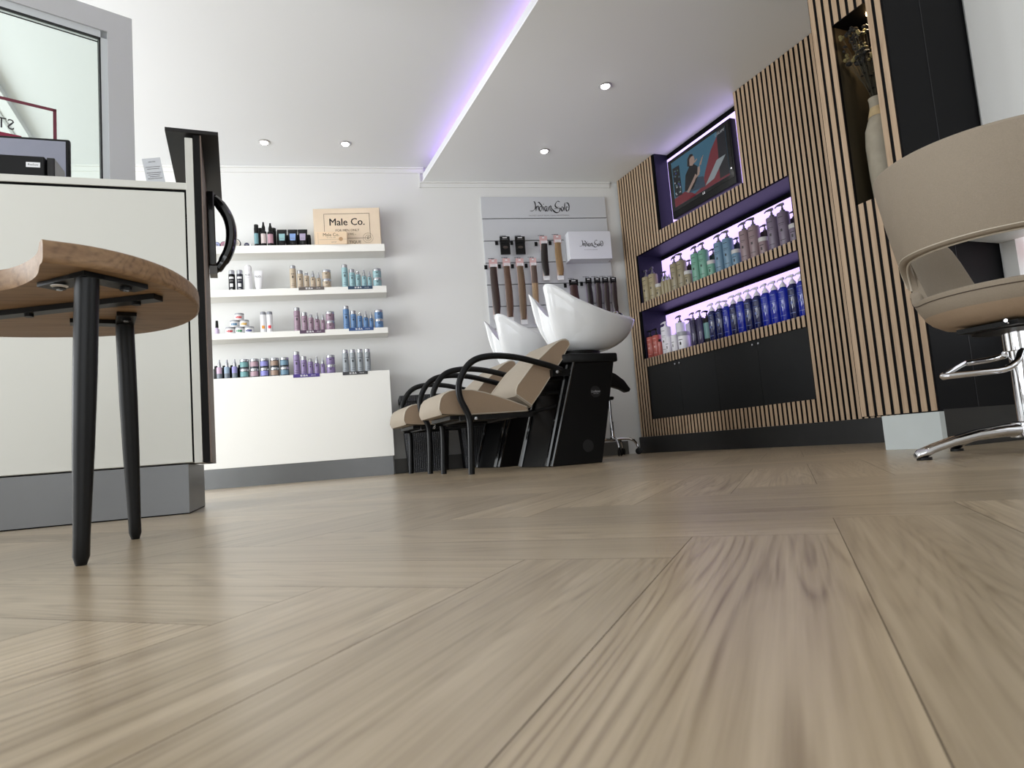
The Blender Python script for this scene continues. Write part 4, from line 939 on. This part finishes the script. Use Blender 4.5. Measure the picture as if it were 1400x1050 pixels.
for nm, c, ys_, yj, yb in SERIES:
    b = mat('niche_' + nm.replace(' ', '_'), c, .38); mk = mat('niche_mark_' + nm.replace(' ', '_'), tuple(int(v * .4) for v in c), .5); g = f'{nm} salon bottles in the upper niche'
    for i, yy in enumerate(ys_):
        pump_bottle(yy * K, .238, .066, .0425, b, GREYP, f'tall {nm} pump bottle, {("left", "right")[i]} one of its pair in the upper lit niche', g, ZN1, yawn=random.uniform(-.2, .5) if i == 0 else random.uniform(-.3, 1.2), mark=mk)
    jar_(yj * K, .127, .036, b, mat('lid_pale', (186, 184, 182), .4), f'short {nm} jar with pale lid in the upper lit niche', g, ZN1, mark=mk)
    pump_bottle(yb * K, .205, .055, .036, mat('niche_dark_' + nm.replace(' ', '_'), tuple(int(v * .45) for v in c), .4), GREYP, f'darker {nm} bottle behind the {nm} jar in the upper niche', g, ZN1, x=3.680, yawn=.2)
for i, yy in enumerate((4.889, 4.839, 4.792)):
    t = thing('spray_bottle', f'slim khaki spray bottle, {("left", "middle", "right")[i]} of three in the upper niche', 'bottle', (XS - .005, yy * K, ZN1), rS, 'slim khaki sprays in the upper niche')
    b = mat('niche_khaki', (150, 138, 108)); h = .128 - .004 * i
    m = M(); m.lathe([(0, 0), (.020, 0), (.0205, .003), (.0205, h), (.014, h + .006)], b, n=16); m.ob('body', t)
    m = M(); m.lathe([(.012, h + .006), (.012, h + .022), (.006, h + .03), (.005, h + .048), (0, h + .050)], SILV, n=12); m.ob('pump_cap', t)
ZN2 = .8655
RED = mat('coral_red_bottle', (176, 84, 74), .28, coat=.3); WHB = mat('white_salon_bottle', (226, 224, 230), .35); WPU = mat('white_pump', (218, 214, 222), .35)
for i, yy in enumerate((5.178, 5.086)):
    pump_bottle(yy * K - .012, .195, .062, .041, RED, BLACK, f'coral red bottle with black pump, {("left", "right")[i]} of two in the lower niche', 'coral red bottles', ZN2, mark=mat('pale_mark', (226, 190, 180), .5), yawn=.4)
t = thing('product_bottle', 'short coral red bottle beside the white pump bottle in the lower niche', 'bottle', (XS - .012, 5.016 * K, ZN2), rS)
m = M(); m.lathe([(0, 0), (.027, 0), (.028, .003), (.028, .118), (.022, .124), (.012, .126)], RED, n=18); m.ob('body', t)
m = M(); m.lathe([(.012, .126), (.012, .150), (0, .152)], BLACK, n=12); m.ob('cap', t)
pump_bottle(4.926 * K, .242, .045, .0445, WHB, WPU, 'white pump bottle right of the red bottles in the lower niche', 'white salon products in the lower niche', ZN2, mark=GREYINK, yawn=.1)
for i, yy in enumerate((4.869, 4.783)):
    jar_(yy * K - .012, .142, .031, WHB, WHB, f'white lidded tub, {("left", "right")[i]} of two narrow ones in the lower niche', 'white salon products in the lower niche', ZN2, x=XS - .03, mark=GREYINK)
jar_(4.655 * K + .02, .150, .050, WHB, mat('grey_lid2', (150, 150, 158), .4), 'widest white tub with grey lid in the lower lit niche', 'white salon products in the lower niche', ZN2, x=XS - .005, mark=INK)
def no_text(t):
    m = M(); text_m(m, 'N.O.', .034, .004, .165, -.0435, INK); text_m(m, 'hair', .010, .004, .14, -.0435, GREYINK); m.ob('lettering', t)
pump_bottle(4.835 * K, .262, .064, .0425, WHB, GREYP, 'white pump bottle lettered N.O. standing behind the white tubs', 'white salon products in the lower niche', ZN2, x=3.665, yawn=.1, extra=no_text)
pump_bottle(4.716 * K, .232, .040, .040, mat('lilac_white_bottle', (190, 184, 206), .35), GREYP, 'pale lilac bottle at the back of the lower niche, left of the clear bottles', 'white salon products in the lower niche', ZN2, x=3.680, yawn=1.5)
CLR = mat('clear_dark_bottle', (60, 58, 78), .08, trans=.55)
for i, yy in enumerate((4.530, 4.440)):
    pump_bottle(yy * K, .222, .064, .034, CLR, GREYP, f'dark see-through pump bottle, {("left", "right")[i]} of the two beside the white tub', 'dark see-through pump bottles', ZN2, yawn=.1)
def teal_lab(t):
    m = M(); patch(m, .0345, .035, .165, 55, mat('teal_label_dark', (96, 138, 140), .4), 8, -84); m.ob('label', t)
t = pump_bottle(4.345 * K + .02, .205, .060, .034, BLACK, BLACK, 'black bottle with teal label beside the first blue bottle', 'dark bottles in the lower niche', ZN2, x=XS + .01, yawn=1.4, extra=teal_lab)
COB = mat('cobalt_bottle', (20, 42, 160), .10, trans=.35, coat=.5); COD = mat('dark_cobalt_bottle', (16, 26, 84), .10, trans=.25, coat=.5)
BLK2 = mat('glass_print', (96, 112, 168), .4)
ybl = [4.280, 4.190, 4.106, 4.031, 3.949, 3.861, 3.772, 3.685, 3.599, 3.514, 3.426, 3.345]
ordn = ['first', 'second', 'third', 'fourth', 'fifth', 'sixth', 'seventh', 'eighth', 'ninth', 'tenth', 'eleventh']
for i, yy in enumerate(ybl):
    lab = 'blue bottle with white pump, last at the right end of the lower niche' if i == 11 else f'blue bottle with white pump, {ordn[i]} from the left in the lower niche'
    pump_bottle(yy * K + (.003, 0, .006, -.003)[i] if i < 4 else yy * K, .244, (.062, .058, .046, .066, .066, .068, .064, .068, .064, .066, .064, .064)[i] , (.0385, .0385, .034, .036)[i] if i < 4 else .0400, COD if i in (0, 1, 3, 5, 6, 10) else COB, WPU, lab, 'blue bottles with white pumps', ZN2, yawn=(.1, -.1, 1.3, .2, .1, .0, .3, -.1, .1, .0, .2, .1)[i], shoulder=True, mark=BLK2)

# ------------------------------------------------------------------ reception counter
t = thing('reception_counter', 'cream reception counter on a brushed steel plinth at the left', 'counter', wD(0, 0), rD)
m = M(); m.prism([(-1.9, -.50), (-.3325, -.50), (-.3045, -.020), (-1.9, -.020)], 'z', .170, 1.128, CREAM); m.ob('carcass', t)
m.f and None
m = M(); m.box(-1.42, -.304, -.018, 0, .172, 1.122, CREAM); m.ob('front_panel', t, bevel=.001)
m = M(); m.box(-1.9, -1.423, -.018, 0, .172, 1.122, CREAM); m.ob('front_panel', t, bevel=.001)
m = M(); m.prism([(-1.9, -.52), (-.3325, -.52), (-.2975, 0), (-1.9, 0)], 'z', 1.132, 1.157, CREAM); m.ob('worktop', t, bevel=.001)
m = M(); m.prism([(-1.9, -.49), (-.3315, -.49), (-.2985, -.004), (-1.9, -.004)], 'z', .1722, 1.1318, BBOARD); m.ob('shadow_gap', t)  # black filler painted in for the shade inside the panel gaps
m = M(); m.box(-1.9, -.318, -.45, -.001, .004, .166, STEEL); m.ob('plinth', t)
m = M(); m.box(-1.9, -.319, -.449, -.003, 0, .006, BBOARD); m.ob('plinth_seal', t)
# local +y is away from the camera in this frame, so depth values above are mirrored below
for o in list(bpy.data.objects):
    if o.parent == t:
        for v in o.data.vertices: v.co.y = -v.co.y
        bm_ = bmesh.new(); bm_.from_mesh(o.data); bmesh.ops.recalc_face_normals(bm_, faces=bm_.faces); bm_.to_mesh(o.data); bm_.free()
# partition board beside the counter
t = thing('partition_board', 'black upright board with white front edge and black top shelf at the counter end', 'partition', (-.109, 2.505, 0), 0)
m = M(); m.box(-.0265, -.001, -.001, .50, .168, 1.322, CREAM); m.ob('end_panel', t, bevel=.001)
m = M(); m.box(.0, .0225, .0, .50, .168, 1.335, mat('black_board', (9, 8, 8), .6, spec=.2)); m.ob('board', t)
m = M(); m.box(.0225, .0265, .0, .50, .168, 1.335, mat('walnut_edge', (112, 96, 86), .55, noise=.12, nscale=10)); m.ob('veneer', t)
m = M(); m.box(-.088, .084, -.010, .665, 1.336, 1.350, mat('black_top_shelf', (26, 24, 24), .5, spec=.3)); m.ob('top_shelf', t, bevel=.001)
t2 = thing('dryer_holder', 'glossy black curved bracket fixed to the wooden side of the partition board', 'holder', (-.0825, 2.90, -.022), 0)
m = M(); m.box(.0, .030, -.030, .030, .985, 1.300, GLOSS); m.ob('back_plate', t2, bevel=.006)
m = M(); m.tube(smooth_path([(.014, 0, 1.282), (.045, 0, 1.262), (.080, 0, 1.200), (.090, 0, 1.130), (.078, 0, 1.060), (.045, 0, .995), (.020, 0, .965)], 5), [.020] * 6 + [.022] * 18 + [.018] * 4 + [.012] * 3, GLOSS, n=10, flat=1.2); m.ob('curved_arm', t2)
m = M(); m.box(.004, .032, -.032, .032, .950, .984, mat('grey_foot', (120, 120, 118), .4)); m.ob('lower_cap', t2)
# monitor, receipt printer, leaflet on the worktop
t = thing('computer_monitor', 'black framed monitor with grey reflecting screen on the reception counter', 'monitor', wD(-.985, -.34, 1.157), rD)
m = M(); m.box(-.245, .245, .0, .022, .055, .290, BLACK); m.ob('housing', t, bevel=.006)
m = M(); m.box(-.232, .232, -.0015, 0, .068, .279, mat('monitor_screen', (140, 142, 156), .18, .4)); m.ob('screen', t)
m = M(); m.box(-.03, .03, .022, .045, .0, .12, BLACK); m.box(-.10, .10, -.02, .10, 0, .010, BLACK); m.ob('stand', t)
t = thing('receipt_printer', 'low black box with small white label in front of the monitor', 'printer', wD(-.93, -.19, 1.157), rD)
m = M(); m.box(-.20, .165, -.05, .09, 0, .128, BLACK); m.box(.167, .193, -.04, .08, 0, .130, mat('black_satin', (20, 20, 22), .25)); m.ob('body', t, bevel=.004)
m = M(); m.box(.110, .152, -.0515, -.050, .086, .104, WPRINT); text_m(m, 'ReaSuw', .010, .131, .095, -.052, INK); m.ob('label', t)
t = thing('leaflet_stand', 'white printed price leaflet leaning on the counter behind the end panel', 'leaflet', wD(-.418, -.32, 1.157), rD)
m = M(); c0 = 0; m.box(-.036, .030, 0, .002, 0, .245, PAPER); m.xf(Matrix.Rotation(radians(-7), 4, 'X') @ Matrix.Rotation(radians(-10), 4, 'Y')); m.ob('leaflet', t)
m = M(); text_m(m, 'SALON', .008, -.003, .228, -.0006, INK)
for i in range(22):
    if i in (2, 7, 8, 13): continue
    w = .026 - (i % 3) * .004; m.box(-.003 - w, -.003 + w, -.0006, -.0001, .205 - i * .0085, .2072 - i * .0085, GREYINK)
m.xf(Matrix.Rotation(radians(-7), 4, 'X') @ Matrix.Rotation(radians(-10), 4, 'Y')); m.ob('print', t)

# glass partition with vinyl behind the counter
GL = bpy.data.materials.new('thin_glass'); GL.use_nodes = True
nt = GL.node_tree; N = nt.nodes; N.remove(N['Principled BSDF'])
tr = N.new('ShaderNodeBsdfTransparent'); tr.inputs[0].default_value = (.86, .90, .88, 1); gl = N.new('ShaderNodeBsdfGlossy'); gl.inputs['Roughness'].default_value = .03; fz = N.new('ShaderNodeFresnel'); fz.inputs[0].default_value = 1.45; mx = N.new('ShaderNodeMixShader')
nt.links.new(fz.outputs[0], mx.inputs[0]); nt.links.new(tr.outputs[0], mx.inputs[1]); nt.links.new(gl.outputs[0], mx.inputs[2]); nt.links.new(mx.outputs[0], N['Material Output'].inputs[0])
KG = 1.1523; aG = radians(70); tG = Vector((sin(aG), cos(aG)))
t = thing('glass_partition', 'grey framed glass partition with dark red vinyl lines behind the counter', 'glass partition', (-.410, 3.5275, .13 * (1 - KG)), atan2(tG.y, tG.x)); t.scale = (KG, KG, KG)
FRG = mat('grey_frame', (190, 190, 192), .5); FRB = mat('frame_bead', (198, 202, 204), .4); SEAL = mat('black_seal', (14, 16, 18), .5)
m = M(); m.box(-.094, 0, 0, .05, .018, 2.10, FRG); m.box(-.90, -.094, 0, .05, 2.006, 2.10, FRG); m.box(-.90, -.806, 0, .05, 0, 2.006, FRG); m.box(-.806, -.094, 0, .05, .018, .10, FRG); m.ob('frame', t)
m = M(); m.box(-.117, -.094, .008, .04, .10, 2.006, FRB); m.box(-.806, -.094, .008, .04, 1.975, 2.006, FRB); m.ob('glazing_bead', t)
m = M(); m.box(-.123, -.117, .010, .04, .10, 1.976, SEAL); m.box(-.8, -.117, .008, .020, 1.969, 1.975, SEAL); m.box(-.8, -.125, .019, .022, 1.957, 1.961, SEAL); m.ob('seal', t)
m = M(); m.box(-.806, -.120, .022, .026, .10, 1.974, GL); g_o = m.ob('glass_pane', t)
DR = mat('dark_red_vinyl', (108, 40, 56), .5); BR = mat('bright_red_vinyl', (140, 36, 66), .5)
m = M(); m.box(-.284, -.272, .0205, .0215, .95, 1.617, DR); m.box(-.78, -.272, .0205, .0215, 1.605, 1.617, DR); m.box(-.78, -.768, .0205, .0215, .95, 1.605, DR)
m.box(-.70, -.386, .0205, .0215, 1.450, 1.475, BR); m.ob('vinyl_lines', t)
m = M(); text_m(m, 'STYLE', .060, -.478, 1.510, .0204, mat('dark_vinyl', (48, 46, 50), .5), mirror=True, sx=.9); m.ob('vinyl_lettering', t)

# ------------------------------------------------------------------ wooden table-stool with black metal legs
t = thing('wooden_bench_seat', 'light wooden curved seat with black tapered steel legs in front of the counter', 'stool', (-.45, 1.45, 0))
out = [(-.268, 1.196), (-.206, 1.222), (-.151, 1.268), (-.108, 1.330), (-.082, 1.395), (-.068, 1.460), (-.064, 1.530), (-.074, 1.605), (-.103, 1.680), (-.150, 1.745), (-.210, 1.792), (-.289, 1.822), (-.380, 1.830), (-.470, 1.824), (-.560, 1.800), (-.640, 1.755), (-.705, 1.690), (-.745, 1.600), (-.755, 1.500), (-.735, 1.400), (-.690, 1.310), (-.620, 1.235), (-.585, 1.205)]
bite = [(-.580, 1.215), (-.555, 1.300), (-.500, 1.365), (-.430, 1.392), (-.372, 1.382), (-.330, 1.340), (-.295, 1.280), (-.274, 1.210)]
PO = smooth_path([(a, b, 0) for a, b in out], 3) + smooth_path([(a, b, 0) for a, b in bite], 3)
PO = [(p.x + .45, p.y - 1.45) for p in PO]
m = M(); rs = []
cx_, cy_ = .0, .08
def insr(k): return [(x + (cx_ - x) * k, y + (cy_ - y) * k) for x, y in PO]
for z, k in ((.475, .012), (.478, .002), (.484, 0), (.503, 0), (.509, .002), (.512, .012)): rs.append([(x, y, z) for x, y in insr(k)])
m.rings(rs, TABLEW, cap0=False, cap1=False)
n = len(PO)
import mathutils
tess = mathutils.geometry.tessellate_polygon([[Vector((x, y, 0)) for x, y in insr(.012)]])
m.add([(x, y, .475) for x, y in insr(.012)], [tuple(f) for f in tess], TABLEW); m.add([(x, y, .512) for x, y in insr(.012)], [tuple(f) for f in tess], TABLEW)
m.ob('seat_top', t, sharp=50)
def leg(top, bot, ext=None):
    a = Vector(top); b = Vector(bot); m = M()
    P = [a.lerp(b, k) for k in (0, .05, .35, .6, .9, .97, 1)]
    m.tube(P, [.0178, .0182, .0180, .0162, .0124, .0124, .0080], TUBEB, n=18); return m.ob('leg', t, (0, 0, 0))
def L_(x, y, z): return (x + .45, y - 1.45, z)
leg(L_(-.221, 1.262, .472), L_(-.237, 1.269, 0)); leg(L_(-.219, 1.645, .472), L_(-.212, 1.682, 0)); leg(L_(-.640, 1.345, .472), L_(-.665, 1.310, 0)); leg(L_(-.620, 1.660, .472), L_(-.650, 1.690, 0))
def plate(cx, cy, ang, two=True):
    m = M(); 
    m.box(-.100, .018, -.018, .018, .466, .4745, TUBEB); m.box(-.018, .018, -.100, .018, .4665, .4740, TUBEB)
    for px, py in ((-.070, 0), (0, -.070)): m.lathe([(.010, .461), (.010, .466)], TUBEB, c=(px, py, 0), n=10); m.lathe([(.005, .459), (.005, .462)], SILV, c=(px, py, 0), n=6)
    m.xf(Matrix.Translation((cx + .45, cy - 1.45, 0)) @ Matrix.Rotation(ang, 4, 'Z')); return m.ob('leg_bracket', t)
plate(-.221, 1.262, radians(-135)); plate(-.219, 1.645, radians(10)); plate(-.640, 1.345, radians(180)); plate(-.620, 1.660, radians(270))
m = M(); m.box(.0, .60, -.014, .014, .464, .4745, TUBEB)
for px in (.045, .27, .55): m.lathe([(.008, .459), (.008, .464)], TUBEB, c=(px, 0, 0), n=10)
m.xf(Matrix.Translation((.321, -.055, 0)) @ Matrix.Rotation(radians(151), 4, 'Z')); m.ob('cross_brace', t)
m = M(); m.lathe([(0, .4735), (.013, .4735), (.013, .4742), (0, .4742)], WPRINT, c=(-.268 + .45, 1.300 - 1.45, -.0105), n=16); m.ob('felt_pad', t)

# ------------------------------------------------------------------ styling chair
CC = Vector((2.249, 1.280)); face = radians(83)   # heading it faces, clockwise from +Y
t = thing('styling_chair', 'taupe tub styling chair on a polished chrome star base at the right edge', 'chair', (CC.x, CC.y, 0), 0)
def cyl(al, r, z):
    h = face + al; return (r * sin(h), r * cos(h), z)
def Rz(z):
    pts = [(.395, .16), (.42, .215), (.45, .243), (.50, .266), (.56, .280), (.62, .289), (.75, .312), (.93, .338)]
    if z <= pts[0][0]: return pts[0][1]
    for (z0, r0), (z1, r1) in zip(pts, pts[1:]):
        if z <= z1: return r0 + (r1 - r0) * (z - z0) / (z1 - z0)
    return pts[-1][1]
def ztop(a):
    a = abs(math.degrees(a))
    if a < 36: return .500
    if a < 62: k = (a - 36) / 26; return .500 + .245 * (k * k * (3 - 2 * k))
    if a < 80: return .745 + .015 * (a - 62) / 18
    if a < 125: k = (a - 80) / 45; return .760 + .170 * (k * k * (3 - 2 * k))
    return .930
HA0, ZH = radians(108), .555
def zlo(a):   # lower edge of the back band above the opening
    a = abs(a)
    if a <= HA0: return None
    k = min(1, (a - HA0) / radians(30)); return ZH + .078 * sqrt(max(0, 1 - (1 - k) ** 2))
def zri(a):   # upper edge of the lower shell
    aa = abs(a)
    if aa <= HA0: return ztop(a)
    k = min(1, (aa - HA0) / radians(30)); return ZH - .052 * sqrt(max(0, 1 - (1 - k) ** 2))
def wall_ring(a, z0, z1, th, e=.012):
    e = min(e, (z1 - z0) * .4); prof = [(z0, th * .30), (z0 + e * .3, th * .08), (z0 + e, 0), ((z0 + z1) / 2, 0), (z1 - e, 0), (z1 - e * .3, th * .08), (z1, th * .30), (z1, th * .70), (z1 - e * .3, th * .92), (z1 - e, th), ((z0 + z1) / 2, th), (z0 + e, th), (z0 + e * .3, th * .92), (z0, th * .70)]
    return [cyl(a, Rz(z) - d, z) for z, d in prof]
TH = .034
# back band
A = []
k = 0.0
for i in range(13): A.append(HA0 + radians(30) * (i / 12) ** 2.2 + .0005)
A2 = [radians(v) for v in range(142, 219, 4)]
AA = A + A2 + [2 * pi - a for a in reversed(A)]
def wrap(a): return a if a <= pi else a - 2 * pi
# upper band: full strip from arm tops around the back
m = M(); rs = []
for a in AA:
    w = wrap(a); rs.append(wall_ring(a, max(zlo(w), ZH + .0005), ztop(w), TH))
m.rings(rs, FABC); band = m.ob('backrest', t, sharp=60)
# lower shell side and arms
m = M(); rs = []
AL = [radians(v) for v in range(-108, 109, 4)]
for a in AL: rs.append(wall_ring(a, .43, ztop(a), TH))
m.rings(rs, FABC); m.ob('arm_shell', t, sharp=60)
m = M(); rs = []
for a in AA: w = wrap(a); rs.append(wall_ring(a, .43, min(zri(w), ZH - .0005), TH))
m.rings(rs, FABC); m.ob('lower_rim', t, sharp=60)
# bowl under the seat
m = M(); rs = []
for z, r in ((.398, .02), (.398, .14), (.405, .19), (.425, .222), (.445, .240), (.450, .200), (.450, .02)): rs.append([cyl(2 * pi * j / 40, r, z) for j in range(40)])
m.rings(rs, FABD); m.ob('seat_bowl', t)
m = M(); rs = []
for z, r in ((.450, .02), (.450, .225), (.470, .240), (.490, .236), (.500, .215), (.503, .02)): rs.append([cyl(2 * pi * j / 40, r, z) for j in range(40)])
m.rings(rs, FABI); m.ob('seat_cushion', t)
# piping round the opening
m = M(); top = [cyl(a, Rz(zlo(wrap(a)) or ZH) + .001, max(zlo(wrap(a)), ZH) + .010) for a in AA]; m.tube(top, .0022, PIPE, n=6); m.tube([cyl(a, Rz(ZH) - .010, max(zlo(wrap(a)), ZH) - .001) for a in AA], .0035, PIPE, n=6); m.ob('piping', band)
m = M(); m.tube([cyl(a, Rz(zri(wrap(a)) - .018) + .0006, min(zri(wrap(a)), ZH) - .018) for a in AA], .0016, DPIPE, n=5); m.ob('seam', band)
m = M()
m.lathe([(0, .372), (.12, .374), (.125, .392), (.10, .400), (0, .400)], BLACK, n=24); m.box(-.15, .13, -.09, .09, .378, .392, BLACK); m.ob('seat_plate', t)
m = M(); m.tube([(-.14, -.06, .384), (-.19, -.08, .388)], .005, CHROME); m.ob('pump_lever', t)
m = M(); m.lathe([(.048, .05), (.048, .06), (.036, .075), (.034, .29), (.034, .31), (.044, .312), (.044, .372), (0, .372)], CHROME, n=28); m.ob('column', t)
g = Vector((-.935, .355)); s_ = Vector((.355, .935))
for k in range(4):
    a = atan2(g.y, g.x) + k * pi / 2; dx, dy = cos(a), sin(a); px, py = -sin(a), cos(a); m = M(); rs = []
    for d, zt, zb, w in ((.03, .088, .048, .030), (.10, .088, .050, .028), (.18, .080, .046, .025), (.26, .064, .034, .022), (.32, .048, .018, .020), (.345, .040, .006, .020), (.368, .032, .005, .017), (.376, .022, .006, .012)):
        zm = (zt + zb) / 2; hh = (zt - zb) / 2
        rs.append([(dx * d + px * w * cos(b), dy * d + py * w * cos(b), zm + hh * sin(b)) for b in [2 * pi * j / 14 for j in range(14)]])
    m.rings(rs, CHROME, cap0=True); lg = m.ob('base_leg', t, sharp=60)
    m = M(); m.lathe([(0, 0), (.021, 0), (.021, .008), (0, .008)], BLACK, c=(dx * .350, dy * .350, 0), n=16); m.ob('foot_pad', lg)
m = M(); m.lathe([(0, .045), (.06, .046), (.062, .07), (.055, .090), (.048, .094), (0, .094)], CHROME, n=28); m.ob('base_hub', t)
def GS(gv, sv, z): q = g * gv - s_ * sv; return (q.x, q.y, z)   # sv positive towards the camera side
m = M(); loop = [GS(.03, .045, .308), (GS(.06, .07, .300)), GS(.10, .10, .270), GS(.145, .105, .250), GS(.22, .105, .246), GS(.305, .100, .243), GS(.318, .088, .244), GS(.225, .0, .266), GS(.118, -.095, .290), GS(.100, -.100, .292), GS(.03, -.100, .297), GS(.0, -.07, .304), GS(.02, -.04, .308)]
m.tube(smooth_path(loop, 3), .0095, CHROME, n=10); m.ob('footrest', t)
